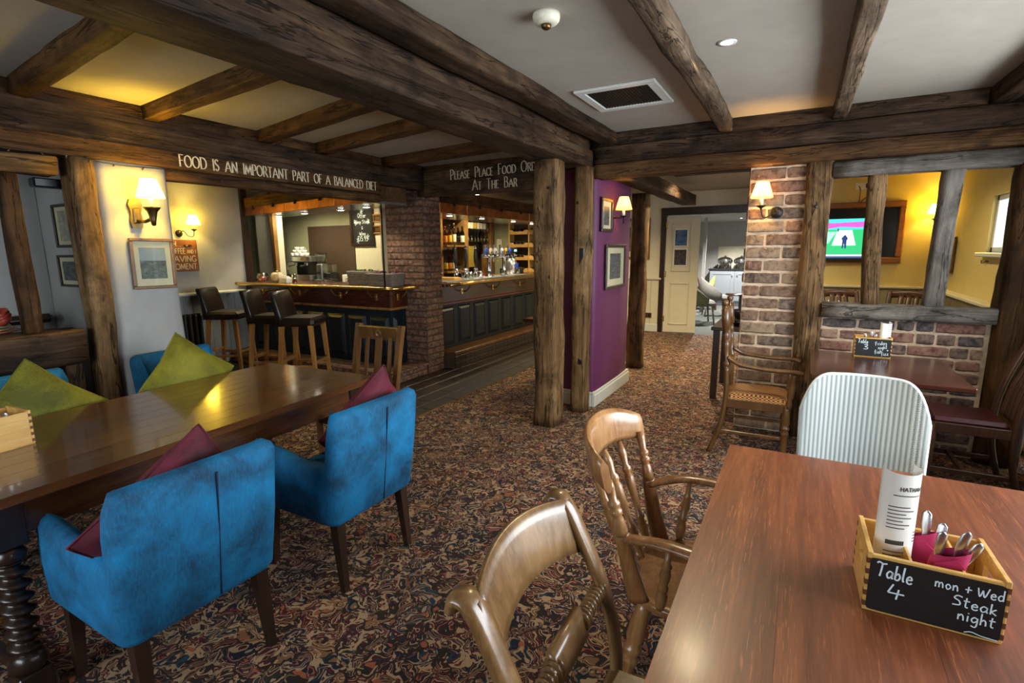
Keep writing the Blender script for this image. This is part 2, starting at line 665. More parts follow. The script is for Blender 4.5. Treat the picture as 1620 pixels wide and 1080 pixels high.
def glassy(name, tint=(1, 1, 1, 1), fac=.12, rough=.02):
    t = NT(name)
    tr = t.node('ShaderNodeBsdfTransparent')
    tr.inputs[0].default_value = tint
    gl = t.node('ShaderNodeBsdfGlossy')
    gl.inputs['Roughness'].default_value = rough
    lw = t.node('ShaderNodeLayerWeight')
    lw.inputs[0].default_value = .15
    mx = t.node('ShaderNodeMixShader')
    f = t.math('ADD', t.math('MULTIPLY', lw.outputs['Fresnel'], .7), fac)
    t.link(f, mx.inputs[0])
    t.link(tr.outputs[0], mx.inputs[1])
    t.link(gl.outputs[0], mx.inputs[2])
    t.link(mx.outputs[0], t.n['Material Output'].inputs[0])
    t.n.remove(t.b)
    return t.m


M_glass = glassy('clear_glass', (.96, .98, .97, 1), .02)
M_tumbler = glassy('drinking_glass', (.86, .9, .88, 1), .22, .05)


def bottle_glass(name, c):
    return glassy(name, c, .12, .05)


M_bgreen = bottle_glass('green_bottle_glass', (.02, .34, .08, 1))
M_bamber = bottle_glass('amber_bottle_glass', (.5, .18, .03, 1))
M_bclear = bottle_glass('clear_bottle_glass', (.82, .88, .86, 1))
M_bred = bottle_glass('red_spirit_glass', (.5, .04, .03, 1))
M_bdark = bottle_glass('dark_olive_bottle_glass', (.12, .16, .05, 1))


def emis(name, c, st, base=(.8, .8, .8, 1)):
    t = NT(name)
    t.set(Base_Color=base, Emission_Color=c, Emission_Strength=st, Roughness=.5)
    return t.m


def shade(name, c, tr=.6, em=.0, ec=(1, .8, .4, 1)):
    t = NT(name)
    d = t.node('ShaderNodeBsdfDiffuse')
    d.inputs[0].default_value = c
    l = t.node('ShaderNodeBsdfTranslucent')
    l.inputs[0].default_value = c
    mx = t.node('ShaderNodeMixShader')
    mx.inputs[0].default_value = tr
    t.link(d.outputs[0], mx.inputs[1])
    t.link(l.outputs[0], mx.inputs[2])
    e = t.node('ShaderNodeEmission')
    e.inputs[0].default_value = ec
    e.inputs[1].default_value = em
    a = t.node('ShaderNodeAddShader')
    t.link(mx.outputs[0], a.inputs[0])
    t.link(e.outputs[0], a.inputs[1])
    t.link(a.outputs[0], t.n['Material Output'].inputs[0])
    t.n.remove(t.b)
    return t.m


M_shade = shade('cream_lamp_shade', (.93, .78, .42, 1), .85, 16.0, (1, .67, .05, 1))
M_shadep = shade('parchment_lamp_shade', (.85, .52, .18, 1), .8, 1.6, (1, .52, .09, 1))
M_bulb = emis('lamp_bulb', (1, .8, .45, 1), 6)
M_led = emis('downlight_lens', (1, .95, .82, 1), 6)
M_candle = plain('candle_tube', K(240, 226, 190), .5)
# ---------------------------------------------------------------- lettering (own stroke alphabet)
def _c(*p): return ('c', list(p))
def _l(*p): return ('l', list(p))


_O = _c((.42, 1), (.14, .85), (.03, .5), (.14, .14), (.42, 0), (.70, .14), (.81, .5), (.70, .85), (.42, 1))
CAPS = {
    'A': (.80, [_l((0, 0), (.40, 1), (.80, 0)), _l((.16, .34), (.64, .34))]),
    'B': (.60, [_l((.08, 0), (.08, 1)), _c((.08, 1), (.38, .98), (.50, .78), (.36, .55), (.08, .54)), _c((.08, .54), (.42, .52), (.58, .27), (.40, .02), (.08, 0))]),
    'C': (.68, [_c((.66, .84), (.42, 1), (.14, .85), (.03, .5), (.14, .14), (.42, 0), (.68, .16))]),
    'D': (.76, [_l((.08, 0), (.08, 1)), _c((.08, 1), (.42, .97), (.66, .80), (.74, .5), (.66, .2), (.42, .03), (.08, 0))]),
    'E': (.54, [_l((.08, 0), (.08, 1)), _l((.08, 1), (.52, 1)), _l((.08, .53), (.44, .53)), _l((.08, 0), (.54, 0))]),
    'F': (.52, [_l((.08, 0), (.08, 1)), _l((.08, 1), (.52, 1)), _l((.08, .53), (.43, .53))]),
    'G': (.74, [_c((.68, .84), (.42, 1), (.14, .85), (.03, .5), (.14, .14), (.44, 0), (.70, .1)), _l((.70, .04), (.70, .42)), _l((.48, .42), (.72, .42))]),
    'H': (.74, [_l((.08, 0), (.08, 1)), _l((.66, 0), (.66, 1)), _l((.08, .52), (.66, .52))]),
    'I': (.16, [_l((.08, 0), (.08, 1))]),
    'L': (.52, [_l((.08, 0), (.08, 1)), _l((.08, 0), (.52, 0))]),
    'M': (.92, [_l((.04, 0), (.14, 1), (.46, .1), (.78, 1), (.88, 0))]),
    'N': (.78, [_l((.08, 0), (.08, 1), (.70, 0), (.70, 1))]),
    'O': (.84, [_O]),
    'P': (.58, [_l((.08, 0), (.08, 1)), _c((.08, 1), (.42, .98), (.56, .74), (.42, .48), (.08, .45))]),
    'R': (.66, [_l((.08, 0), (.08, 1)), _c((.08, 1), (.40, .98), (.54, .76), (.40, .52), (.08, .50)), _l((.32, .50), (.66, -.02))]),
    'S': (.52, [_c((.46, .86), (.26, 1), (.06, .82), (.14, .60), (.38, .45), (.48, .24), (.28, 0), (.03, .14))]),
    'T': (.66, [_l((.33, 0), (.33, 1)), _l((0, 1), (.66, 1))]),
    'V': (.76, [_l((0, 1), (.38, 0), (.76, 1))]),
    'W': (1.05, [_l((0, 1), (.27, 0), (.52, .9), (.78, 0), (1.05, 1))]),
    'Y': (.70, [_l((0, 1), (.35, .48), (.70, 1)), _l((.35, .5), (.35, 0))]),
    '.': (.2, [_l((.08, 0), (.10, .09))]),
    ' ': (.72, []),
}
HAND = {   # handwriting, x-height .5
    'a': (.46, [_c((.40, .44), (.20, .50), (.05, .26), (.18, .02), (.38, .20), (.42, .46)), _c((.42, .46), (.40, .12), (.48, .02))]),
    'b': (.42, [_l((.06, 1), (.06, .04)), _c((.06, .30), (.24, .48), (.38, .26), (.26, .03), (.06, .06))]),
    'd': (.44, [_c((.38, .42), (.20, .50), (.05, .26), (.18, .02), (.38, .16)), _l((.40, 1), (.39, .02))]),
    'e': (.40, [_c((.05, .26), (.36, .30), (.24, .50), (.06, .34), (.10, .06), (.28, 0), (.40, .10))]),
    'f': (.36, [_c((.36, .92), (.22, 1), (.16, .78), (.14, .30), (.12, -.14)), _l((0, .5), (.32, .52))]),
    'g': (.44, [_c((.38, .42), (.20, .50), (.05, .28), (.18, .06), (.38, .24)), _c((.40, .48), (.40, 0), (.32, -.32), (.06, -.26))]),
    'h': (.42, [_l((.06, 1), (.06, 0)), _c((.06, .28), (.22, .48), (.34, .34), (.36, 0))]),
    'i': (.16, [_l((.08, .5), (.08, 0)), _l((.08, .70), (.10, .76))]),
    'k': (.42, [_l((.06, .9), (.06, 0)), _l((.36, .5), (.08, .24), (.40, 0))]),
    'l': (.18, [_c((.06, 1), (.06, .2), (.16, .02))]),
    'm': (.66, [_l((.04, .5), (.05, 0)), _c((.05, .30), (.18, .50), (.30, .36), (.31, 0)), _c((.31, .30), (.44, .50), (.56, .36), (.60, 0))]),
    'n': (.44, [_l((.05, .5), (.06, 0)), _c((.06, .28), (.22, .50), (.34, .34), (.38, 0))]),
    'o': (.44, [_c((.22, .50), (.06, .28), (.20, 0), (.40, .24), (.22, .50))]),
    'p': (.42, [_l((.06, .5), (.05, -.36)), _c((.06, .30), (.24, .50), (.38, .28), (.26, .03), (.06, .08))]),
    'r': (.34, [_l((.05, .5), (.06, 0)), _c((.06, .28), (.18, .48), (.34, .46))]),
    's': (.34, [_c((.32, .44), (.14, .50), (.08, .34), (.28, .20), (.22, 0), (.02, .06))]),
    't': (.36, [_c((.16, .86), (.14, .12), (.30, .04)), _l((0, .56), (.36, .60))]),
    'u': (.42, [_c((.05, .5), (.06, .10), (.26, .02), (.36, .3)), _l((.37, .5), (.38, 0))]),
    'y': (.42, [_c((.04, .5), (.10, .18), (.30, .20), (.38, .48)), _c((.38, .5), (.36, -.06), (.24, -.34), (.04, -.24))]),
    'z': (.40, [_l((.03, .46), (.36, .48), (.03, .02), (.40, .03))]),
    'T': (.62, [_c((0, .86), (.10, .98), (.40, .90), (.66, .96)), _c((.36, .92), (.34, .4), (.30, 0))]),
    'W': (.80, [_c((0, .78), (.16, .02), (.36, .62)), _c((.36, .62), (.52, .02), (.80, .86))]),
    'S': (.56, [_c((.56, .84), (.26, .90), (.10, .66), (.40, .46), (.46, .14), (.04, .06))]),
    'F': (.50, [_l((.08, .96), (.06, 0)), _l((.04, .94), (.52, .96)), _l((.08, .52), (.40, .56))]),
    'O': (.62, [_c((.3, .95), (.04, .5), (.3, 0), (.58, .5), (.3, .95))]),
    'R': (.5, [_l((.06, 0), (.08, .95)), _c((.08, .95), (.44, .88), (.40, .52), (.08, .46)), _l((.2, .46), (.5, 0))]),
    '4': (.60, [_l((.20, .96), (.04, .34), (.60, .36)), _l((.40, .66), (.34, -.05))]),
    '3': (.50, [_c((.06, .90), (.34, .96), (.42, .74), (.16, .52), (.44, .36), (.40, .06), (.02, .06))]),
    '1': (.22, [_l((.12, .95), (.10, 0))]),
    '5': (.46, [_l((.42, .95), (.12, .95), (.08, .55)), _c((.08, .55), (.36, .56), (.40, .18), (.04, .02))]),
    '9': (.46, [_c((.40, .80), (.20, .95), (.06, .70), (.24, .52), (.40, .78)), _l((.40, .8), (.34, 0))]),
    '£': (.5, [_c((.46, .82), (.30, .95), (.16, .72), (.18, .3), (.04, .03), (.46, .03)), _l((.04, .46), (.36, .46))]),
    '&': (.56, [_c((.54, .02), (.16, .66), (.26, .95), (.38, .78), (.08, .34), (.16, .02), (.50, .36))]),
    '+': (.56, [_l((.06, .36), (.54, .40)), _l((.30, .66), (.28, .08))]),
    '~': (.9, [_c((0, .1), (.2, .34), (.5, .2), (.95, .2))]),
    '.': (.16, [_l((.06, 0), (.08, .08))]),
    ' ': (.30, []),
}


def _ribbon(mb, pts, hw, M):
    n = len(pts)
    L, R = [], []
    for i in range(n):
        a, b = pts[max(i - 1, 0)], pts[min(i + 1, n - 1)]
        d = (b - a)
        if d.length < 1e-9:
            d = Vector((1, 0, 0))
        d.normalize()
        nn = Vector((-d.y, d.x, 0))
        h = hw(d)
        L.append(pts[i] + nn * h)
        R.append(pts[i] - nn * h)
    vs = L + R
    fs = [(n + i, n + i + 1, i + 1, i) for i in range(n - 1)]
    mb.add(vs, fs, False, M)


def lettering(mb, text, font, size, M=None, thick=.05, roman=False, track=.14, width=None, align='l', cond=1.0, smallcap=0):
    """adds flat strokes in the XY plane (x right, y up); returns width"""
    def adv(ch, k):
        return font[ch][0] * k * cond + track * k
    items, x = [], 0
    for w in text.split(' '):
        for i, ch in enumerate(w):
            k = 1 if (not smallcap or i == 0) else smallcap
            items.append((ch, x, k))
            x += adv(ch, k)
        x += font[' '][0] * cond
    total = x - font[' '][0] * cond - track
    sx = size if width is None else width / total
    off = {'l': 0, 'c': -total / 2, 'r': -total}[align]
    for ch, x0, k in items:
        for kind, pts in font[ch][1]:
            P = [Vector(((off + x0 + p[0] * k * cond) * sx, p[1] * k * size, 0)) for p in pts]
            if kind == 'c':
                P = spline(P, 5)
                segs = [P]
            else:
                segs = [[P[i], P[i + 1]] for i in range(len(P) - 1)]
            for q in segs:
                if roman:
                    hw = lambda d: size * thick * (.30 + .70 * abs(d.y * .94 + d.x * -.25))
                else:
                    hw = lambda d: size * thick
                _ribbon(mb, q, hw, M)
            if roman and kind == 'l':
                for p in (P[0], P[-1]):
                    q = P[1] if p is P[0] else P[-2]
                    if abs((p - q).y) > size * .4:
                        s = size * .085
                        _ribbon(mb, [p - Vector((s, 0, 0)), p + Vector((s, 0, 0))], lambda d: size * thick * .35, M)
    return total * sx


def frame_m(origin, right, up):
    r = Vector(right).normalized()
    u = Vector(up)
    u = (u - r * u.dot(r)).normalized()
    n = r.cross(u)
    M = Matrix((r, u, n)).transposed().to_4x4()
    M.translation = origin
    return M


def attach(o, parent, M):
    """parent o but keep the world placement M"""
    o.parent = parent
    o.matrix_parent_inverse = parent.matrix_basis.inverted()
    o.matrix_basis = M
    return o


# ---------------------------------------------------------------- timbers
_seed = [0]


def timber_mb(L, w, h, rough=.012, seg=.12, rad=.18, bend=0.0, taper=1.0):
    _seed[0] += 13.7
    sd = _seed[0]
    n = max(3, int(L / seg))
    r = min(w, h) * rad
    base = []
    for sx, sy in ((1, 1), (-1, 1), (-1, -1), (1, -1)):
        cx, cy = sx * (w / 2 - r), sy * (h / 2 - r)
        a0 = {(1, 1): 0, (-1, 1): PI / 2, (-1, -1): PI, (1, -1): 1.5 * PI}[sx, sy]
        for k in range(3):
            a = a0 + k * PI / 4
            base.append((cx + r * math.cos(a), cy + r * math.sin(a), math.cos(a), math.sin(a)))
        # middle of the next side
        nx, ny = {(1, 1): (0, h / 2), (-1, 1): (-w / 2, 0), (-1, -1): (0, -h / 2), (1, -1): (w / 2, 0)}[sx, sy]
        for t in (.3, .7):
            a = base[-1] if t == .3 else base[-2]
            e = {(1, 1): (-(w / 2 - r), h / 2), (-1, 1): (-w / 2, -(h / 2 - r)), (-1, -1): (w / 2 - r, -h / 2), (1, -1): (w / 2, h / 2 - r)}[sx, sy]
            bx, by = (base[-1][0], base[-1][1]) if t == .3 else (b0x, b0y)
            if t == .3:
                b0x, b0y = bx, by
            base.append((b0x + (e[0] - b0x) * t, b0y + (e[1] - b0y) * t, (nx > 0) - (nx < 0), (ny > 0) - (ny < 0)))
    rr = []
    for i in range(n + 1):
        x = L * i / n
        k = 1 + (taper - 1) * i / n
        by = bend * math.sin(PI * i / n) + rough * .8 * noise.noise(Vector((x * 1.1, sd, 3)))
        bz = rough * .8 * noise.noise(Vector((x * 1.1, 9, sd)))
        ring = []
        for (y, z, ny, nz) in base:
            d = rough * (noise.noise(Vector((x * 2.2 + sd, y * 9, z * 9))) + .55 * noise.noise(Vector((x * 9 + sd, y * 22, z * 22 + 5))))
            ring.append((x, y * k + by + ny * d, z * k + bz + nz * d))
        rr.append(ring)
    mb = MB()
    mb.rings(rr, True, True)
    return mb


def timber(name, p0, p1, w, h, mat, label=None, cat='beam', rough=.01, up=(0, 0, 1), parent=None, seg=.12, rad=.14, bend=0, taper=1.0, group=None):
    """w = horizontal width, h = depth along up"""
    p0, p1 = Vector(p0), Vector(p1)
    mb = timber_mb((p1 - p0).length, w, h, rough, seg, rad, bend, taper)
    o = mb.build(name, mat)
    x = (p1 - p0).normalized()
    u = Vector(up)
    u = (u - x * u.dot(x)).normalized()
    y = u.cross(x)
    M = Matrix((x, y, u)).transposed().to_4x4()
    M.translation = p0
    if parent:
        attach(o, parent, M)
    else:
        o.matrix_basis = M
        tag(o, label, cat, group)
    return o


def post(name, x, y, z0, z1, wx, wy, mat, label, rough=.018, lean=(0, 0), taper=1.0, bend=0, group=None, parent=None, cat='post'):
    return timber(name, (x, y, z0), (x + lean[0], y + lean[1], z1), wx, wy, mat, label, cat, rough, (0, 1, 0), parent, .09, .2, bend, taper, group)


def struct(name, mb, mat, parent=None):
    o = mb.build(name, mat, parent)
    if not parent:
        o['kind'] = 'structure'
    return o


def sbox(name, lo, hi, mat, b=0):
    return struct(name, MB().box(lo, hi, b), mat)


# ---------------------------------------------------------------- shell
CEIL, CEILL = 2.5, 2.45
sbox('floor_carpet', (-2.95, -2, -.1), (1.6, 9.45, 0), M_carpet)
sbox('floor_carpet_left', (-4.72, -2, -.1), (-2.95, 2.95, 0), M_carpet)
fb = sbox('floor_bar', (-9.3, 2.1, -.1), (-2.95, 9.45, -.012), M_mortard)
tl = MB().box((-.196, -.096, 0), (.196, .096, .012), .003).mesh('floor_tile')
tl.materials.append(M_tile)
k = 0
for c_ in range(5):
    for r_ in range(14):
        inst('floor_tile', tl, fb, (-2.95 - .096 - c_ * .2, 3.16 + r_ * .4 + (.2 if c_ % 2 else 0), -.012), (0, 0, PI / 2))
for c_ in range(15):
    for r_ in range(7):
        x_ = -4.05 - c_ * .2
        inst('floor_tile', tl, fb, (x_, 2.35 + r_ * .4 + (.2 if c_ % 2 else 0), -.012), (0, 0, PI / 2))
sbox('floor_lobby', (-4, 9.45, -.1), (1.6, 15.3, 0), M_carpet2)
tag(MB().box((-2.965, 2.95, 0), (-2.945, 9.4, .006), .002).build('carpet_edge_strip', M_brass), 'thin brass strip edging the carpet along the tiled floor', 'edge strip')

sbox('ceiling', (-1.75, -2, CEIL), (1.6, 4.9, 2.75), M_ceil)
sbox('ceiling_left', (-9.3, -2, CEILL), (-1.75, 9.45, 2.75), M_ceil)
sbox('ceiling_back', (-1.75, 4.9, 2.46), (1.6, 9.45, 2.75), M_ceil)
sbox('ceiling_lobby', (-4, 9.58, 2.2), (1.6, 15.3, 2.4), M_plas)


def wall_holes(name, axis, pos, thick, a0, a1, z0, z1, holes, mat):
    """wall on plane axis=pos..pos+thick spanning a0..a1, holes (b0,b1,c0,c1)"""
    mb = MB()

    def bx(u0, u1, w0, w1):
        if u1 - u0 < 1e-4 or w1 - w0 < 1e-4:
            return
        if axis == 'X':
            mb.box((pos, u0, w0), (pos + thick, u1, w1))
        else:
            mb.box((u0, pos, w0), (u1, pos + thick, w1))
    c = a0
    for b0, b1, c0, c1 in sorted(holes):
        bx(c, b0, z0, z1)
        bx(b0, b1, z0, c0)
        bx(b0, b1, c1, z1)
        c = b1
    bx(c, a1, z0, z1)
    return struct(name, mb, mat)


def window(name, axis, pos, a0, a1, z0, z1, nx, nz, label):
    """painted timber window with panes; frame .07 deep at pos"""
    o = bpy.data.objects.new(name, None)
    col.objects.link(o)
    o['kind'] = 'structure'
    o['label'] = label

    def P(u, w, d):
        return (pos + d, u, w) if axis == 'X' else (u, pos + d, w)
    f = .05
    fr = MB()
    for u0, u1, w0, w1 in ((a0, a1, z0, z0 + f), (a0, a1, z1 - f, z1), (a0, a0 + f, z0, z1), (a1 - f, a1, z0, z1)):
        fr.box(P(u0, w0, 0), P(u1, w1, .07), .004)
    fr.build('window_frame', M_base, o)
    for i in range(1, nx):
        u = a0 + (a1 - a0) * i / nx
        MB().box(P(u - .018, z0 + f, .01), P(u + .018, z1 - f, .06), .004).build('glazing_bar', M_base, o)
    for i in range(1, nz):
        w = z0 + (z1 - z0) * i / nz
        MB().box(P(a0 + f, w - .012, .015), P(a1 - f, w + .012, .055), .004).build('glazing_bar', M_base, o)
    for i in range(nx):
        for j in range(nz):
            u0, u1 = a0 + (a1 - a0) * i / nx + .02, a0 + (a1 - a0) * (i + 1) / nx - .02
            w0, w1 = z0 + (z1 - z0) * j / nz + .02, z0 + (z1 - z0) * (j + 1) / nz - .02
            MB().add([P(u0, w0, .035), P(u1, w0, .035), P(u1, w1, .035), P(u0, w1, .035)], [(0, 1, 2, 3)]).build('pane', M_glass, o)
    s = MB().box(P(a0 - .06, z0 - .04, -.10), P(a1 + .06, z0, .02), .006)
    s.build('window_sill', M_base, o)
    return o


wall_holes('wall_right', 'X', 1.5, .14, -2, 4.55, 0, CEIL, [(.8, 4.1, .92, 2.12)], M_plas)
window('window_1', 'X', 1.53, .8, 4.1, .92, 2.12, 6, 2, 'white timber window beside the table')
wall_holes('wall_rear', 'Y', -1.9, .14, -4.72, 1.64, 0, CEIL, [(-2.7, -.5, .92, 2.12)], M_plas)
window('window_2', 'Y', -1.83, -2.7, -.5, .92, 2.12, 4, 2, 'white timber window behind the viewer')
sbox('wall_left', (-4.86, -2, 0), (-4.72, 1.64, CEILL), M_plas)
sbox('baseboard_right', (1.475, -1.76, 0), (1.5, 4.5, .14), M_base, .004)

# cross wall: its rounded end carries the lamp and the framed print
wm = MB()
sd = 4.2
zs = [i * .1 for i in range(21)] + [2.07]
rr = []
for z in zs:
    prof = [(-9.3, 1.645), (-3.91, 1.645), (-3.872, 1.66), (-3.852, 1.70), (-3.848, 1.80), (-3.846, 1.9), (-3.848, 2.0), (-3.856, 2.05), (-3.88, 2.075), (-3.93, 2.085), (-9.3, 2.085)]
    rr.append([(x + (.008 * noise.noise(Vector((y * 3, z * 2.2, sd))) if x > -5 else 0), y + (.012 * noise.noise(Vector((z * 2.5, x * 2, 8))) if x > -5 else 0), z) for x, y in prof])
wm.rings(rr, True, True)
struct('wall_cross', wm, M_plas)
sbox('wall_cross_top', (-9.3, 1.645, 2.07), (-4.03, 2.085, CEILL), M_plas)
wall_holes('wall_far_left', 'X', -7.04, .14, 2.085, 4.66, 0, CEILL, [], M_plas)
sbox('wall_bar_far', (-9.3, 2.085, 0), (-9.2, 6.4, CEILL), M_green)
sbox('wall_bar_back', (-9.3, 6.4, 0), (-5.78, 6.5, CEILL), M_green)
sbox('wall_bar_side', (-5.86, 6.5, 0), (-5.78, 9.3, CEILL), M_brown)
sbox('wall_bar_end', (-5.86, 9.2, 0), (-2.9, 9.3, CEILL), M_green)
sbox('wall_corridor', (-3.02, 9.0, 0), (-2.9, 9.2, CEILL), M_lobby)
wall_holes('wall_door', 'Y', 9.45, .14, -3.0, 1.6, 0, CEIL, [(-2.13, -.4, 0, 2.08)], M_lobby)
sbox('wall_lobby_back', (-4, 15.2, 0), (1.6, 15.3, 2.3), M_plas)
sbox('wall_lobby_left', (-4, 9.58, 0), (-3.9, 15.2, 2.3), M_plas)
sbox('wall_lobby_right', (.6, 9.58, 0), (.7, 15.2, 2.3), M_plas)
sbox('wall_tv', (-.3, 8.4, 0), (1.7, 8.5, 2.46), M_yell)
sbox('wall_passage', (-.3, 8.5, 0), (-.2, 9.45, 2.46), M_lobby)
wall_holes('wall_tv_right', 'X', 1.56, .14, 4.75, 8.4, 0, 2.46, [(5.35, 6.62, 1.44, 1.97)], M_yell)
window('window_3', 'X', 1.59, 5.35, 6.62, 1.44, 1.97, 2, 1, 'small window in the yellow room')
# plum wall stub with skirting
pm = MB()
rr = []
for z in [i * .11 for i in range(21)]:
    prof = [(-2.05, 4.565), (-1.70, 4.565), (-1.665, 4.575), (-1.648, 4.61), (-1.642, 4.9), (-1.642, 5.3), (-1.648, 5.62), (-1.67, 5.66), (-2.05, 5.67)]
    rr.append([(x + .006 * noise.noise(Vector((y * 3, z * 2.5, 1))), y + .006 * noise.noise(Vector((z * 3, x * 3, 7))), z) for x, y in prof])
pm.rings(rr, True, True)
struct('wall_plum', pm, M_purp)
bb = MB()
bb.box((-1.66, 4.54, 0), (-1.622, 5.69, .12), .006).box((-1.66, 4.54, .12), (-1.632, 5.69, .145), .005)
bb.box((-2.05, 4.53, 0), (-1.66, 4.565, .12), .006).box((-2.05, 4.54, .12), (-1.66, 4.565, .145), .005)
struct('baseboard_plum', bb, M_base)

# ---------------------------------------------------------------- ceiling and frame timbers
timber('main_beam', (-1.80, -1.9, 2.27), (-1.80, 4.46, 2.275), .29, .145, M_beam, 'huge dark oak beam crossing the ceiling from the near left to the round post', rough=.006, rad=.06)
timber('main_beam', (-1.80, -1.9, 2.41), (-1.80, 4.46, 2.42), .23, .15, M_beam, 'dark recessed timber lying on top of the huge ceiling beam', rough=.005, rad=.06)
timber('ceiling_plate', (-1.60, -1.9, 2.452), (-1.55, 4.62, 2.452), .15, .096, M_beam, 'dark timber along the ceiling edge above the huge beam', rough=.008, rad=.1)
for i, (yl, yr, w_, dz, lab) in enumerate([(1.34, 1.13, .09, .13, 'nearest short joist with wavy worn edge between the dark beams'), (2.01, 1.79, .10, .10, 'second short joist in the yellow lit ceiling bay'),
                                     (2.85, 2.42, .11, .11, 'third short joist from the near end, above the lettered beam'), (3.42, 3.02, .11, .11, 'fourth short joist from the near end, above the word BALANCED'), (4.28, 4.02, .15, .12, 'last short joist beside the brick bar pillar')]):
    timber('ceiling_joist', (-3.86, yl, 2.36 + dz / 2), (-1.9, yr, 2.36 + dz / 2), w_, dz, M_beam2, lab, rough=.012 if i == 0 else .005, rad=.08, group='short joists over the long table')
food = timber('lettered_beam', (-3.92, -1.9, 2.125), (-3.92, 4.15, 2.135), .17, .115, M_beam2, 'long oak beam lettered with a sentence about a balanced diet', rough=.004, rad=.06)
timber('wall_plate', (-3.93, -1.9, 2.27), (-3.93, 4.86, 2.275), .17, .185, M_beam, 'dark timber stacked directly on the lettered beam', rough=.004, rad=.05)
timber('wall_plate', (-3.94, -1.9, 2.40), (-3.94, 4.86, 2.405), .16, .09, M_beam2, 'thin uppermost timber under the ceiling above the lettered beam', rough=.004, rad=.06)
timber('under_beam', (-3.95, 2.0, 2.035), (-3.95, 4.2, 2.04), .11, .075, M_beam2, 'thin brown timber under the lettered beam over the stools', rough=.004, rad=.1)
please = timber('order_sign_beam', (-3.95, 4.92, 2.25), (-1.75, 4.92, 2.25), .10, .28, M_beam, 'wide dark beam painted with a request to order at the bar', rough=.003, rad=.03)
timber('cross_timber', (-3.95, 4.98, 2.42), (-1.75, 4.98, 2.42), .14, .07, M_beam2, 'dark timber above the order sign beam', rough=.004, rad=.05)
# header over the right partition
timber('header_beam', (-1.72, 4.60, 2.18), (1.55, 4.60, 2.185), .16, .12, M_beam2, 'lowest rough brown beam of the stacked header over the brick pillar', rough=.009, rad=.1)
timber('header_beam', (-1.72, 4.62, 2.315), (1.55, 4.62, 2.32), .15, .145, M_beam, 'middle dark beam of the stacked header over the brick pillar', rough=.005, rad=.06)
timber('header_beam', (-1.72, 4.63, 2.445), (1.55, 4.63, 2.45), .14, .11, M_beam, 'top dark timber of the header touching the ceiling', rough=.005, rad=.06)
timber('ceiling_beam', (-.59, -1.9, 2.45), (-.59, 4.57, 2.45), .10, .10, M_joist, 'narrow worn ceiling beam left of the glowing downlight', rough=.012, rad=.15)
timber('ceiling_beam', (.165, -1.9, 2.45), (.165, 4.57, 2.45), .09, .10, M_joist, 'narrow worn ceiling beam right of the glowing downlight', rough=.009, rad=.12)
timber('ceiling_beam', (1.05, -1.9, 2.44), (1.03, 4.57, 2.44), .11, .11, M_beam, 'dark ceiling beam at the far right by the window wall', rough=.009, rad=.12)
timber('passage_beam', (-1.56, 4.7, 2.225), (-1.56, 8.42, 2.225), .20, .15, M_beam, 'dark beam leading from the header towards the ivory door', rough=.006, rad=.06)
timber('passage_beam', (-1.3, 5.2, 2.33), (.9, 5.2, 2.33), .2, .15, M_beam, 'dark cross beam in the passage behind the header', rough=.006, rad=.06)
timber('passage_beam', (-1.3, 6.1, 2.36), (.9, 6.1, 2.36), .2, .13, M_beam, 'second dark cross beam deeper in the passage', rough=.006, rad=.06)

# posts
p1 = post('oak_post', -1.832, 3.93, 0, 2.21, .215, .21, M_post, 'nearest rough round oak post standing on the carpet', .018, (.0, 0), bend=.01)
p2 = post('oak_post', -1.715, 4.40, 0, 2.205, .15, .15, M_post, 'oak post with cut mortises beside the plum wall', .012, (.0, 0))
for z_ in (.55, 1.42):
    MB().box((-.09, -.022, -.006), (.09, .022, .006), .003).build('mortise', M_black, p2, (z_, .022, -.074))
p3 = post('oak_post', -1.765, 6.44, 0, 2.16, .20, .18, M_post, 'dark brown knotty post beyond the plum wall', .016)
postA = post('partition_post', .087, 4.63, 0, 2.125, .172, .17, M_post, 'tall oak post between brick pillar and framed opening', .014, (-.01, 0))
postR = post('partition_post', 1.297, 4.63, 0, 2.12, .23, .2, M_beam2, 'broad dark post at the right end of the framed opening', .014, (.005, 0))
post('partition_stud', .475, 4.63, 1.07, 2.03, .11, .11, M_post, 'thin upright timber in front of the television', .01, (-.04, 0))
post('partition_stud', .845, 4.63, 1.07, 2.03, .115, .12, M_grey, 'thin upright timber in front of the yellow room lamp', .01, (.02, 0))
timber('partition_rail', (.16, 4.62, 2.06), (1.2, 4.62, 2.06), .14, .11, M_grey, 'grey weathered top rail of the framed opening', rough=.008)
timber('partition_sill', (.17, 4.61, 1.032), (1.18, 4.61, 1.03), .16, .11, M_grey, 'grey weathered sill timber on the low brick wall', rough=.008)
# left timber frame
post('frame_post', -3.91, 1.578, 0, 2.07, .15, .125, M_post, 'broad lamp-lit oak post beside the white plaster wall end', .014, (0, -.0))
post('frame_stud', -3.92, 1.245, 1.045, 1.945, .10, .085, M_beam2, 'thin leaning oak stud left of the broad lamp-lit post', .008, (0, .0))
timber('frame_rail', (-3.92, -1.8, 2.0), (-3.92, 1.462, 2.0), .16, .105, M_post, 'rough oak rail under the lettered beam at the far left', rough=.012)
timber('frame_sill', (-3.92, -1.8, .935), (-3.92, 1.462, .935), .2, .215, M_beam, 'thick dark sill timber behind the olive cushion', rough=.01)
timber('frame_rail', (-3.95, -1.8, .41), (-3.95, 1.34, .41), .1, .75, M_beam2, 'dark boarding under the thick sill timber at the left', rough=.006)
post('frame_stud', -3.9, 1.40, 0, .83, .08, .09, M_beam, 'short dark stud under the sill beside the broad post', .006)

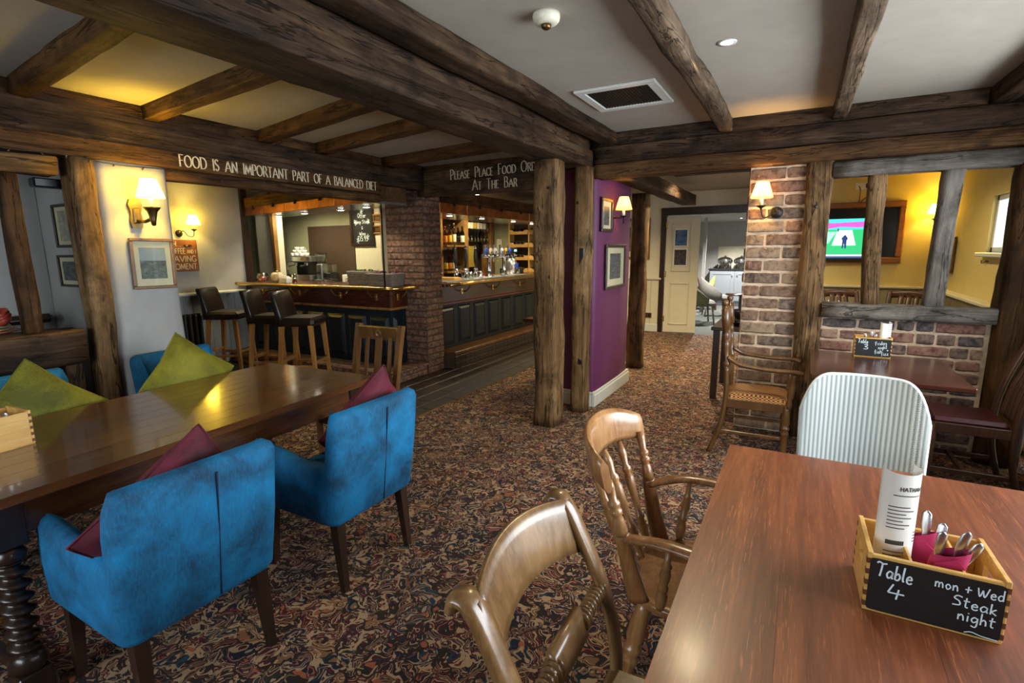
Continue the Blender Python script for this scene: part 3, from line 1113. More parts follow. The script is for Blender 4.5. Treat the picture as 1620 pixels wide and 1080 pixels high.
# lettering on the beams
tb = MB()
lettering(tb, 'FOOD IS AN IMPORTANT PART OF A BALANCED DIET', CAPS, .078, None, .075, True, .10, 1.93)
attach(tb.build('lettering', M_letter, None, label='cream painted sentence about food'), food, frame_m((-3.829, 2.15, 2.093), (0, 1, .008), (0, 0, 1)))
tb = MB()
lettering(tb, 'PLEASE PLACE FOOD ORDERS', CAPS, .105, None, .06, True, .12, 1.18, 'l', 1, .76)
attach(tb.build('lettering', M_letter, None, label='cream painted request, upper line'), please, frame_m((-3.47, 4.866, 2.272), (1, 0, .02), (0, 0, 1)))
tb = MB()
lettering(tb, 'AT THE BAR', CAPS, .105, None, .06, True, .12, .55, 'l', 1, .76)
attach(tb.build('lettering', M_letter, None, label='cream painted request, lower line'), please, frame_m((-3.18, 4.866, 2.145), (1, 0, .01), (0, 0, 1)))


# ---------------------------------------------------------------- brickwork
def brick_mesh(L, h, d, mat, seed):
    r = random.Random(seed)
    nx = 5
    mb = MB()
    rr = []
    b = min(.010, h * .18)
    for i in range(nx + 1):
        x = -L / 2 + L * i / nx
        e = b * .5 if i in (0, nx) else 0
        ring = []
        for (y, z) in ((-d, -h / 2), (-d, h / 2), (-b, h / 2), (0, h / 2 - b), (0, 0), (0, -h / 2 + b), (-b, -h / 2)):
            j = .0035
            yy = y - (e if y > -d * .5 else 0)
            ring.append((x + r.uniform(-j, j) * .5, yy + (r.uniform(-j, j) if y > -d * .9 else 0), z + r.uniform(-j, j) * .6))
        rr.append(ring[::-1])
    mb.rings(rr, False, True)
    me = mb.mesh('brick')
    me.materials.append(mat)
    return me


def brick_face(parent, origin, right, normal, width, z0, z1, course, blen, mat, rng, halves=True, joint=.014, skip=None, header_every=0, proud=.012):
    """courses of separate bricks on a vertical face; origin = left bottom"""
    r_, n_ = Vector(right), Vector(normal)
    o_ = Vector(origin)
    ang = math.atan2(r_.y, r_.x)
    pool = {}
    n = int(round((z1 - z0) / course))
    cz = (z1 - z0) / n
    flip = 1 if r_.cross(Vector((0, 0, 1))).dot(n_) > 0 else -1
    for i in range(n):
        x = 0
        first = blen * (1 if i % 2 == 0 else .5)
        lens = []
        nx_ = first * rng.uniform(.94, 1.06)
        while x < width - .02:
            L = min(nx_, width - x)
            if width - (x + L) < blen * .22:
                L = width - x
            lens.append((x, L))
            x += L
            nx_ = blen * rng.uniform(.92, 1.06) * (.5 if header_every and rng.random() < header_every else 1)
        for (xx, L) in lens:
            c = o_ + r_ * (xx + L / 2) + Vector((0, 0, z0 - o_.z + cz * (i + .5)))
            if skip and skip(xx + L / 2, z0 + cz * (i + .5)):
                continue
            key = (round((L - joint) / .012), rng.randrange(3))
            if key not in pool:
                pool[key] = brick_mesh(key[0] * .012, cz - joint, .04, mat, hash(key) % 1000)
            M = frame_m(c + n_ * (proud + rng.uniform(-.004, .004)), r_, (0, 0, 1))
            # mesh: x along wall, y outward from the face, z up
            R = Matrix((r_, n_, Vector((0, 0, 1)))).transposed().to_4x4()
            R.translation = M.translation
            b_ = bpy.data.objects.new('brick', pool[key])
            col.objects.link(b_)
            b_.parent = parent
            b_.matrix_basis = parent.matrix_basis.inverted() @ R


rng = random.Random(3)
bp = empty('brick_pillar', (-.2, 4.75, 0), 0, 'weathered grey brown brick pillar carrying a wall lamp', 'pillar')
MB().box((-.195, -.135, 0), (.205, .20, 2.12)).build('mortar', M_mortar, bp)
brick_face(bp, (-.395, 4.615, 0), (1, 0, 0), (0, -1, 0), .40, .0, 2.115, .0985, .26, M_brick, rng, joint=.018)
brick_face(bp, (-.395, 4.95, 0), (0, -1, 0), (-1, 0, 0), .335, .0, 2.115, .0985, .23, M_brick, rng, joint=.018)

lw = empty('brick_wall', (.68, 4.75, 0), 0, 'low brick wall under the grey sill behind table three', 'wall')
MB().box((-.50, -.115, 0), (.50, .10, .975)).build('mortar', M_mortar, lw)
brick_face(lw, (.18, 4.635, 0), (1, 0, 0), (0, -1, 0), .98, .0, .975, .0885, .235, M_brickb, rng, joint=.017, header_every=.45)

bpl = empty('brick_bar_pillar', (-4.2, 5.07, 0), 0, 'red brick pillar at the corner of the bar', 'pillar')
MB().box((-.29, -.16, 0), (.29, .17, 2.40)).build('mortar', M_mortard, bpl)
brick_face(bpl, (-4.49, 4.91, 0), (1, 0, 0), (0, -1, 0), .58, .0, 2.40, .0775, .225, M_brickr, rng, joint=.011, proud=.008)
brick_face(bpl, (-3.91, 4.91, 0), (0, 1, 0), (1, 0, 0), .33, .0, 2.40, .0775, .225, M_brickr, rng, joint=.011, proud=.008)
# raised brick plinth in front of the bar
pl = empty('brick_plinth', (-4.6, 4.5, 0), 0, 'low dark brick plinth in front of the brick bar pillar', 'plinth')
MB().box((-2.25, -.25, 0), (.685, .38, .128), .004).build('mortar', M_mortard, pl)
brick_face(pl, (-3.915, 4.25, 0), (0, 1, 0), (1, 0, 0), .64, 0, .132, .066, .11, M_brickr, rng, joint=.008, proud=.01)
brick_face(pl, (-6.8, 4.25, 0), (1, 0, 0), (0, -1, 0), 2.885, 0, .132, .066, .225, M_brickr, rng, joint=.008, proud=.01)
cap = MB().box((-.052, -.11, 0), (.052, .11, .02), .005).mesh('brick')
cap.materials.append(M_brickr)
for i in range(6):
    inst('brick', cap, pl, (.60, -.19 + i * .107, .122), (0, 0, PI / 2))
for i in range(22):
    inst('brick', cap, pl, (.45 - i * .107, -.15, .122))

hole = MB().lathe([(.001, .001), (.011, .001), (.012, -.004), (.001, -.005)], 12).mesh('peg_hole')
hole.materials.append(M_black)
for (pp, lx, ly) in ((postA, 1.80, -.01), (p1, 1.98, .05), (p1, 1.28, .06), (p2, 1.9, -.02)):
    inst('peg_hole', hole, pp, (lx, ly, {postA: -.088, p1: -.112, p2: -.079}[pp]), (PI, 0, 0))
# ---------------------------------------------------------------- soft furniture
def cushion(name, size, thick, mat, M, label, cat='cushion', group=None, parent=None, n=18):
    mb = MB()
    h = size / 2
    sd = random.random() * 50

    def pt(i, j, sgn):
        u, v = -1 + 2 * i / n, -1 + 2 * j / n
        e = (1 - abs(u) ** 2.6) * (1 - abs(v) ** 2.6)
        z = thick / 2 * (max(e, 0) ** .55) * sgn
        pin = 1 - .07 * (1 - abs(u * v)) * (max(abs(u), abs(v)) ** 3)
        w = .006 * noise.noise(Vector((u * 3 + sd, v * 3, sgn)))
        return (u * h * pin, v * h * pin, z + w * sgn * (1 if 0 < i < n and 0 < j < n else 0))
    for sgn in (1, -1):
        vs = [pt(i, j, sgn) for j in range(n + 1) for i in range(n + 1)]
        fs = []
        for j in range(n):
            for i in range(n):
                a = j * (n + 1) + i
                q = (a, a + 1, a + n + 2, a + n + 1)
                fs.append(q if sgn > 0 else q[::-1])
        mb.add(vs, fs, True)
    o = mb.build(name, mat)
    o.matrix_basis = M
    if parent:
        attach(o, parent, M)
    else:
        tag(o, label, cat, group)
    # piped edge
    ed = [pt(i, 0, 0) for i in range(n)] + [pt(n, j, 0) for j in range(n)] + [pt(n - i, n, 0) for i in range(n)] + [pt(0, n - j, 0) for j in range(n)]
    MB().tube(ed, .004, 5, closed=True).build('piping', mat, o)
    return o


def tub_chair(loc, rz, label, group, s=1.0):
    t = empty('tub_chair', loc, rz, label, 'armchair', group)
    w, yb, yf = .262, -.265, .27
    # plan path from front left round the back to front right (outer line)
    path = []
    rc_ = .055
    for k in range(9):
        path.append((-w, yf - (yf - (yb + rc_)) * k / 8))
    for k in range(1, 9):
        a = PI + (PI / 2) * k / 8
        path.append((-w + rc_ + rc_ * math.cos(a), yb + rc_ + rc_ * math.sin(a)))
    for k in range(1, 11):
        path.append((-w + rc_ + (2 * w - 2 * rc_) * k / 10, yb))
    for k in range(1, 9):
        a = 1.5 * PI + (PI / 2) * k / 8
        path.append((w - rc_ + rc_ * math.cos(a), yb + rc_ + rc_ * math.sin(a)))
    for k in range(1, 9):
        path.append((w, yb + rc_ + (yf - (yb + rc_)) * k / 8))
    rr = []
    n = len(path)
    for i, (x, y) in enumerate(path):
        a, b = path[max(i - 1, 0)], path[min(i + 1, n - 1)]
        d = Vector((b[0] - a[0], b[1] - a[1], 0)).normalized()
        nr = Vector((d.y, -d.x, 0)) * -1
        nr = -nr if nr.dot(Vector((x, y + .0001, 0))) < 0 else nr
        tt = min(1, max(0, (-.218 - y) / .042))
        tt = tt * tt * (3 - 2 * tt)
        zt = .595 + .04 * max(0, (y + .05) / .32) + .245 * tt
        th = .075 if y > -.1 else .085
        zb = .325
        lean = .055 * tt

        def q(off, z):
            l = lean * (z - zb) / .5
            return (x + nr.x * (off + l * (1 if abs(nr.y) > .3 else .3)), y + nr.y * (off + l), z)
        if i in (0, n - 1):
            off0, th2 = -.012, .05
        else:
            off0, th2 = 0, th
        ring = [q(off0 - .012, zb), q(off0, zb + .02), q(off0 + .006, (zb + zt) / 2), q(off0, zt - .035), q(off0 - .012, zt - .012), q(off0 - th2 * .5, zt), q(off0 - th2 + .012, zt - .012), q(off0 - th2, zt - .035), q(off0 - th2, .40), q(off0 - th2, zb)]
        rr.append(ring)
    sh = MB().rings(rr, True, True)
    body = sh.build('shell', M_blue, t)
    # seam down the back
    sm = [(.035, yb - .004 - .06 * (k / 8) * .9, .34 + .46 * k / 8) for k in range(9)]
    MB().tube(sm, .0028, 5).build('seam', M_navyseam, t)
    MB().box((-.185, -.18, .33), (.185, .275, .44), .03).build('seat', M_blue, t)
    MB().box((-.20, .20, .315), (.20, .272, .36), .008).build('front_rail', M_blue, t)
    for sx in (-1, 1):
        for fy, f2 in ((-.215, -.245), (.22, .235)):
            MB().tube([(sx * .205, fy, .34), (sx * .212, f2, 0)], [.024, .014], 4, up=(0, 1, 0), sq=True).build('leg', M_dark, t)
    t.scale = (s, s, s)
    return t


M_navyseam = plain('dark_seam_thread', K(2, 34, 60), .8)
tub_chair((-1.925, .87, 0), PI / 2, 'nearer turquoise velvet tub chair at the left of the carpet', 'turquoise tub chairs at the long table')
tub_chair((-1.915, 1.66, 0), PI / 2, 'farther turquoise velvet tub chair on the aisle side of the long table', 'turquoise tub chairs at the long table')
tub_chair((-3.50, 1.05, 0), -PI / 2, 'turquoise tub chair on the wall side behind the leftmost olive cushion', 'turquoise tub chairs at the long table', 1.0)
tub_chair((-3.50, 1.93, 0), -PI / 2, 'turquoise tub chair on the wall side below the framed print', 'turquoise tub chairs at the long table', 1.0)


def cush_at(X, Ty, Tz, ang, size, nx, lean, mat, label, thick=.15, asp=1.0):
    """square cushion in a plane facing +-X, top corner at (X,Ty,Tz), left side dropping at angle ang"""
    a = math.radians(ang)
    dl = Vector((0, -math.cos(a), -math.sin(a)))
    dr = Vector((0, math.sin(a), -math.cos(a)))
    c = Vector((X, Ty, Tz)) + (dl + dr * asp) * size / 2
    R = frame_m((0, 0, 0), dr, -dl)
    Rl = Matrix.Rotation(lean, 4, 'Y')
    M = Rl @ R @ Matrix.Diagonal((asp, 1, 1, 1))
    top = M @ Vector((0, 0, 0))
    M.translation = c
    return cushion('cushion', size, thick, mat, M, label)


cush_at(-1.80, .945, .93, 36, .47, -1, .2, M_burg, 'burgundy velvet cushion in the nearer turquoise chair', .14, .62)
cush_at(-1.80, 1.85, .955, 37, .47, -1, .2, M_burg, 'burgundy velvet cushion in the farther turquoise chair', .14, .55)
cush_at(-3.22, .995, 1.0, 46, .42, 1, -.2, M_lime, 'olive green velvet cushion at the far left beside the crate', .16)
cush_at(-3.22, 1.70, 1.03, 49, .41, 1, -.2, M_lime, 'olive green velvet cushion in front of the white wall end', .16)


# ---------------------------------------------------------------- tables
def twist(mb, x, y, z0, z1, R, amp, pitch, starts=1, n=20):
    m = int((z1 - z0) / pitch * 14)
    rr = []
    for i in range(m + 1):
        z = z0 + (z1 - z0) * i / m
        e = min(1, min(z - z0, z1 - z) / .02)
        rr.append([(x + (R + amp * e * math.cos(starts * a + 2 * PI * z / pitch)) * math.cos(a), y + (R + amp * e * math.cos(starts * a + 2 * PI * z / pitch)) * math.sin(a), z) for a in [2 * PI * j / n for j in range(n)]])
    mb.rings(rr, True, True)


def plank_top(t, L, Wd, z1, th, n, mat, gap=.0006):
    """boards along local Y, each an own part"""
    w = Wd / n
    me = MB().box((-L / 2, -w / 2 + gap / 2, -th), (L / 2, w / 2 - gap / 2, 0), .0009).mesh('board')
    me.materials.append(mat)
    for i in range(n):
        inst('board', me, t, (-Wd / 2 + w * (i + .5), 0, z1), (0, 0, PI / 2))


lt = empty('long_table', (-2.62, 1.28, 0), math.radians(3), 'long polished brown pub table with twisted legs', 'table')
plank_top(lt, 1.92, .93, .75, .034, 9, M_tabL)
for sx in (-1, 1):
    MB().box((-.86, -.015, 0), (.86, .015, .125), .004).build('apron', M_tabL, lt, (sx * .40, 0, .59), (0, 0, PI / 2))
for sy in (-1, 1):
    MB().box((-.385, -.015, 0), (.385, .015, .125), .004).build('apron', M_tabL, lt, (0, sy * .87, .59))
for sx in (-1, 1):
    for sy in (-1, 1):
        x, y = sx * .38, sy * (.76 if sy < 0 else .82)
        lg = MB()
        lg.box((x - .045, y - .045, .56), (x + .045, y + .045, .716), .004)
        lg.lathe([(.03, .50), (.045, .515), (.048, .53), (.04, .545), (.034, .56)], 20, T(x, y, 0))
        twist(lg, x, y, .17, .505, .036, .011, .047)
        lg.lathe([(.034, .10), (.05, .115), (.055, .135), (.045, .16), (.034, .175)], 20, T(x, y, 0))
        lg.box((x - .047, y - .047, 0), (x + .047, y + .047, .105), .005)
        lg.build('leg', M_dark, lt)
MB().box((-.335, .02, .045), (.335, .055, .09), .005).build('stretcher', M_dark, lt, (0, .80, 0))
MB().box((-.335, .02, .045), (.335, .055, .09), .005).build('stretcher', M_dark, lt, (0, -.79, 0))

t4 = empty('table', (.345, 1.10, 0), 0, 'large red brown wooden table in the right foreground holding the table four crate', 'table')
wd = 1.056
for i, (a, b) in enumerate(((-.528, -.24), (-.24, .06), (.06, .33), (.33, .528))):
    MB().box((-.97, a + .0001, -.036), (.97, b - .0001, 0), .0004).build('board', M_tab4, t4, (0, 0, .75), (0, 0, PI / 2)).location.x = 0
for ch in t4.children:
    ch.location = (0, 0, .75)
for sx in (-1, 1):
    MB().box((-.85, -.014, .61), (.85, .014, .714), .004).build('apron', M_tab4, t4, (sx * .29, 0, 0), (0, 0, PI / 2))
for sy in (-1, 1):
    MB().box((-.29, -.014, .61), (.29, .014, .714), .004).build('apron', M_tab4, t4, (0, sy * .87, 0))
    for sx in (-1, 1):
        MB().box((sx * .32 - .035, sy * .86 - .035, 0), (sx * .32 + .035, sy * .86 + .035, .714), .006).build('leg', M_tab4, t4)

t3 = empty('table', (.495, 3.945, 0), 0, 'small dark mahogany table against the low brick wall', 'table')
MB().box((-.385, -.43, .722), (.385, .43, .75), .004).build('table_top', M_tab3, t3)
MB().box((-.30, -.34, .70), (.30, .34, .722), .003).build('top_batten', M_tab3, t3)
MB().lathe([(.05, .05), (.045, .09), (.03, .16), (.035, .3), (.05, .42), (.035, .52), (.03, .62), (.05, .68), (.06, .70)], 16).build('column', M_iron, t3)
for k in range(4):
    a = PI / 4 + k * PI / 2
    MB().tube([(0, 0, .09), (.16 * math.cos(a), .16 * math.sin(a), .07), (.30 * math.cos(a), .30 * math.sin(a), .012)], [(.03, .03), (.025, .022), (.03, .012)], 8).build('foot', M_iron, t3)

# passage tables behind the pillar and post
tp = empty('passage_table', (-.42, 5.75, 0), 0, 'dark table behind the brick pillar holding black bowls', 'table')
MB().box((-.3, -.4, .70), (.3, .4, .735), .005).build('table_top', M_dark, tp)
for sx in (-1, 1):
    for sy in (-1, 1):
        MB().box((sx * .25 - .03, sy * .35 - .03, 0), (sx * .25 + .03, sy * .35 + .03, .70), .004).build('leg', M_dark, tp)
for i_, (dx, dy, zz, lab) in enumerate(((-.06, -.12, .735, 'black plate stack behind the armchair back'), (-.05, -.10, .80, 'black glazed bowl on the stacked plates behind the pillar'))):
    prof = [(.05, 0), (.14, .03), (.145, .05), (.13, .055), (.05, .02), (.0, .018)] if i_ == 0 else [(.05, 0), (.10, .03), (.135, .09), (.128, .092), (.09, .04), (.0, .012)]
    tag(MB().lathe([(0.001, 0)] + prof, 20).build('black_bowl' if i_ else 'plate_stack', M_worktop, None, (-.42 + dx, 5.75 + dy, zz - (0 if i_ == 0 else .01))), lab, 'bowl' if i_ else 'plates')
tr = empty('side_table', (-2.42, 5.35, 0), 0, 'small red brown table half hidden behind the nearest round post', 'table')
MB().box((-.22, -.35, .715), (.22, .35, .75), .005).build('table_top', M_mah, tr)
MB().lathe([(.16, 0), (.15, .03), (.03, .06), (.03, .68), (.08, .715)], 16).build('pedestal', M_iron, tr)


# ---------------------------------------------------------------- wooden chairs (front = +Y)
def turned(p0, p1, prof, n=12):
    """lathe along p0-p1; prof list of (t, r)"""
    p0, p1 = Vector(p0), Vector(p1)
    mb = MB()
    mb.tube([p0.lerp(p1, t) for t, r in prof], [r for t, r in prof], n)
    return mb


SPIN = [(0, .009), (.05, .011), (.18, .018), (.26, .012), (.28, .017), (.30, .017), (.32, .011), (.5, .014), (.66, .018), (.70, .012), (.72, .017), (.75, .017), (.78, .010), (.88, .016), (1, .008)]
LEGP = [(0, .018), (.08, .022), (.3, .030), (.36, .022), (.38, .030), (.41, .030), (.44, .021), (.47, .028), (.5, .028), (.53, .021), (.7, .024), (.92, .016), (1, .018)]


def saddle(mb, w, d, z, th, M=None):
    n = 14
    rr = []
    pts = []
    for k in range(36):
        a = 2 * PI * k / 36
        c, s = math.cos(a), math.sin(a)
        e = (abs(c) ** 3.2 + abs(s) ** 3.2) ** (-1 / 3.2)
        pts.append((c * e * w / 2 * (1 + .05 * s), s * e * d / 2))
    for zz, k in ((z - th, .93), (z - th * .7, .985), (z - th * .25, 1.0), (z - .003, .985), (z, .95), (z - .002, .86), (z - .010, .6), (z - .012, .3), (z - .011, .02)):
        rr.append([(x * k, y * k, zz) for x, y in pts])
    mb.rings(rr, True, True, False, M)


def windsor(loc, rz, label):
    t = empty('windsor_armchair', loc, rz, label, 'armchair')
    mb = MB()
    saddle(mb, .44, .43, .445, .04)
    mb.build('seat', M_elm, t)
    # crest rail: curved plank
    top = []
    n = 14
    rr = []
    for k in range(n + 1):
        u = -1 + 2 * k / n
        x = .245 * math.sin(u * 1.15) / math.sin(1.15)
        y = -.365 + .105 * u * u
        hh = .062 * (1 - .25 * abs(u) ** 3)
        zc = .845 + .035 * (1 - u * u)
        th = .014
        d = Vector((math.cos(u * .75), math.sin(u * .75), 0))
        nr = Vector((d.y, -d.x, 0))
        ring = []
        for a in range(10):
            an = 2 * PI * a / 10
            c, s = math.cos(an), math.sin(an)
            e = (abs(c) ** 4 + abs(s) ** 4) ** -.25
            lean = -.22 * s * e * hh
            ring.append((x + nr.x * c * e * th, y + nr.y * c * e * th + lean, zc + s * e * hh))
        rr.append(ring)
    MB().rings(rr, True, True).build('crest_rail', M_elm, t)
    for sx in (-1, 1):
        # back posts
        p = spline([(sx * .185, -.165, .435), (sx * .195, -.195, .55), (sx * .207, -.22, .66)], 5)
        bo = MB().tube(p, [(.034 - .0012 * i, .016) for i in range(len(p))], 10, up=(sx, 0, 0))
        bo.build('back_post', M_elm, t)
        turned((sx * .206, -.218, .655), (sx * .226, -.262, .83), [(0, .020), (.08, .021), (.3, .017), (.36, .012), (.38, .019), (.45, .019), (.48, .012), (.53, .019), (.59, .019), (.63, .012), (.85, .016), (1, .013)]).build('back_spindle', M_elm, t)
        # arms
        a = spline([(sx * .20, -.215, .64), (sx * .235, -.10, .668), (sx * .25, .04, .665), (sx * .235, .16, .66), (sx * .215, .20, .655)], 6)
        MB().tube(a, [(.020 + .010 * min(1, i / 14), .013) for i in range(len(a))], 10).build('arm', M_elm, t)
        turned((sx * .205, -.10, .44), (sx * .238, -.075, .655), [(0, .010), (.1, .016), (.25, .018), (.34, .011), (.36, .016), (.40, .016), (.43, .011), (.6, .017), (.72, .012), (.75, .016), (.8, .010), (1, .009)]).build('arm_support', M_elm, t)
        for sy, fy in ((1, .20), (-1, -.23)):
            turned((sx * .15, sy * .15, .42), (sx * .205, fy, 0), LEGP).build('leg', M_elm, t)
        turned((sx * .183, .176, .16), (sx * .183, -.196, .16), [(0, .009), (.3, .015), (.5, .020), (.7, .015), (1, .009)]).build('stretcher', M_elm, t)
    turned((-.18, 0, .165), (.18, 0, .165), [(0, .009), (.3, .015), (.5, .020), (.7, .015), (1, .009)]).build('stretcher', M_elm, t)
    for k in range(4):
        u = (-.6, -.2, .2, .6)[k]
        turned((u * .20, -.19 - .01 * (1 - abs(u)), .437), (u * .245, -.352 + .09 * u * u, .81), SPIN).build('spindle', M_elm, t)
    return t


windsor((-.20, 1.62, 0), -PI / 2 + .06, 'honey coloured spindle-back armchair tucked under the foreground table')


def ropechair(loc, rz, label):
    t = empty('rope_back_chair', loc, rz, label, 'chair')
    mb = MB()
    mb.box((-.215, -.20, .42), (.215, .21, .448), .012)
    mb.build('seat', M_rope, t)
    MB().box((-.19, -.185, .36), (.19, .19, .42), .006).build('seat_rail', M_rope, t)
    for sx in (-1, 1):
        p = spline([(sx * .222, -.275, 0), (sx * .222, -.21, .25), (sx * .222, -.185, .44), (sx * .222, -.215, .62), (sx * .222, -.29, .79), (sx * .222, -.335, .865), (sx * .222, -.365, .872), (sx * .222, -.372, .85)], 7)
        m_ = len(p)
        MB().tube(p, [((.012), .031 - .006 * (abs(i - m_ * .5) / m_)) for i in range(m_)], 10, up=(1, 0, 0), sq=False).build('back_stile', M_rope, t)
        MB().tube(p, .0135, 8, up=(1, 0, 0), flat=2.1, sq=True).build('stile_core', M_rope, t)
        turned((sx * .18, .18, .42), (sx * .185, .20, 0), LEGP).build('leg', M_rope, t)
        turned((sx * .20, .185, .15), (sx * .215, -.22, .15), [(0, .009), (.5, .015), (1, .009)]).build('stretcher', M_rope, t)
    # crest board, bent
    rr = []
    n = 14
    for k in range(n + 1):
        u = -1 + 2 * k / n
        x = .225 * u
        y = -.30 - .055 * (1 - u * u)
        ang = u * .42
        nr = Vector((math.sin(ang) * .6, -1, 0)).normalized()
        zc = .805
        hh = .066
        arch = .028 * (1 - u * u)
        ring = []
        for a in range(12):
            an = 2 * PI * a / 12
            c, s = math.cos(an), math.sin(an)
            e = (abs(c) ** 4 + abs(s) ** 4) ** -.25
            ring.append((x + nr.x * c * e * .010, y + nr.y * c * e * .010 - .36 * s * e * hh, zc + arch * (1 if s > 0 else .9) + s * e * hh))
        rr.append(ring)
    MB().rings(rr, True, True).build('crest_board', M_rope, t)
    # twisted rope rail with flat tablet
    rp = empty('rope_rail', (0, 0, 0))
    bpy.data.objects.remove(rp)
    for sx in (-1, 1):
        mb = MB()
        m_ = 60
        rr = []
        for i in range(m_ + 1):
            x = sx * (.07 + .145 * i / m_)
            r0 = .017 + .004 * (i / m_ < .2)
            rr.append([(x, -.232 + (r0 + .004 * math.cos(a + 2 * PI * x / .015)) * math.cos(a), .655 + (r0 + .004 * math.cos(a + 2 * PI * x / .015)) * math.sin(a)) for a in [2 * PI * j / 12 * sx for j in range(12)]])
        mb.rings(rr, True, True)
        mb.build('rope_turning', M_rope, t)
    MB().tube([(-.082, -.232, .655), (-.078, -.232, .655), (.078, -.232, .655), (.082, -.232, .655)], [(.012, .022), (.013, .036), (.013, .036), (.012, .022)], 10, up=(0, -.35, 1), sq=True).build('tablet', M_rope, t)
    return t


ropechair((-.145, .925, 0), -PI / 2 + .02, 'brown chair with a twisted rope-turned back rail in the foreground')


def slatchair(loc, rz, label):
    t = empty('slat_back_chair', loc, rz, label, 'chair')
    MB().box((-.20, -.19, .43), (.20, .20, .455), .012).build('seat', M_slat, t)
    MB().box((-.185, -.175, .37), (.185, .185, .43), .004).build('seat_rail', M_slat, t)
    for sx in (-1, 1):
        p = spline([(sx * .185, -.22, 0), (sx * .185, -.19, .44), (sx * .190, -.22, .7), (sx * .195, -.28, .985)], 5)
        MB().tube(p, .019, 4, up=(0, 1, 0), sq=True).build('back_post', M_slat, t)
        MB().tube([(sx * .175, .165, .42), (sx * .175, .165, 0)], [.022, .016], 4, sq=True).build('leg', M_slat, t)
        MB().box((sx * .18 - .01, -.18, .18), (sx * .18 + .01, .16, .205), .003).build('stretcher', M_slat, t)
    c = MB().box((-.178, -.012, -.05), (.178, .012, .05), .006)
    tr_ = c.build('top_rail', M_slat, t, (0, -.268, .925), (-.2, 0, 0))
    MB().lathe([(.001, 0), (.028, 0), (.028, .006), (.018, .007), (.016, .003), (.001, .003)], 20).build('medallion', M_slat, tr_, (0, .012, 0), (-PI / 2, 0, 0))
    MB().box((-.178, -.01, -.022), (.178, .01, .022), .004).build('lower_rail', M_slat, t, (0, -.205, .55), (-.12, 0, 0))
    for x, w in ((-.105, .032), (0, .06), (.105, .032)):
        MB().box((x - w / 2, -.006, 0), (x + w / 2, .006, .35), .002).build('slat', M_slat, t, (0, -.208, .55), (.165, 0, 0))
    return t


slatchair((-2.58, 2.44, 0), PI + .03, 'brown slat-back chair with a carved medallion at the far end of the long table')


def carver(loc, rz, label):
    """armchair with patterned seat and turned finials, front +Y"""
    t = empty('carver_armchair', loc, rz, label, 'armchair')
    for sx in (-1, 1):
        p = spline([(sx * .20, -.30, 0), (sx * .20, -.235, .2), (sx * .20, -.205, .42), (sx * .20, -.21, .66)], 5)
        MB().tube(p, [(.018, .026)] * len(p), 8, up=(1, 0, 0), sq=True).build('back_leg', M_slat, t)
        turned((sx * .20, -.21, .65), (sx * .20, -.25, 1.14), [(0, .018), (.04, .024), (.07, .024), (.10, .015), (.3, .018), (.36, .022), (.40, .014), (.44, .022), (.5, .022), (.55, .016), (.56, .026), (.86, .026), (.88, .012), (.91, .012), (.93, .020), (.97, .023), (.99, .015), (1, .004)]).build('back_post', M_slat, t)
        a = spline([(sx * .20, -.205, .73), (sx * .225, -.12, .685), (sx * .235, .06, .665), (sx * .235, .22, .665), (sx * .23, .27, .655)], 5)
        MB().tube(a, [(.022, .014)] * len(a), 8, sq=True).build('arm', M_slat, t)
        turned((sx * .215, .20, .40), (sx * .232, .22, .655), [(0, .018), (.15, .022), (.25, .014), (.35, .022), (.6, .024), (.8, .013), (.9, .018), (1, .014)]).build('arm_support', M_slat, t)
        turned((sx * .21, .19, .42), (sx * .21, .19, 0), LEGP).build('leg', M_slat, t)
        MB().box((sx * .205 - .011, -.22, .36), (sx * .205 + .011, .20, .425), .004).build('seat_rail', M_slat, t)
        MB().box((sx * .205 - .009, -.24, .16), (sx * .205 + .009, .19, .185), .004).build('stretcher', M_slat, t)
    for y in (-.21, .195):
        MB().box((-.20, y - .012, .36), (.20, y + .012, .425), .004).build('seat_rail', M_slat, t)
    mb = MB()
    n = 16
    vs, fs = [], []
    for j in range(n + 1):
        for i in range(n + 1):
            u, v = -1 + 2 * i / n, -1 + 2 * j / n
            e = max(0, (1 - u ** 4) * (1 - v ** 4)) ** .5
            vs.append((u * .208, v * .21 - .005, .425 + .045 * e))
    for j in range(n):
        for i in range(n):
            a = j * (n + 1) + i
            fs.append((a, a + 1, a + n + 2, a + n + 1))
    mb.add(vs, fs, True)
    mb.box((-.205, -.21, .405), (.205, .20, .428), .004)
    mb.build('seat_pad', M_check, t, label='checked patterned seat pad')
    MB().box((-.19, -.012, -.045), (.19, .012, .045), .005).build('top_rail', M_slat, t, (0, -.243, 1.02), (.09, 0, 0))
    MB().box((-.19, -.010, -.025), (.19, .010, .025), .004).build('lower_rail', M_slat, t, (0, -.212, .58), (.05, 0, 0))
    for x in (-.12, -.06, 0, .06, .12):
        MB().tube([(x, -.213, .58), (x, -.24, 1.0)], [(.012, .008)] * 2, 6).build('spindle', M_slat, t)
    return t


carver((-.20, 4.13, 0), -PI / 2 + .03, 'oak armchair with checked seat and turned finials beside the brick pillar')


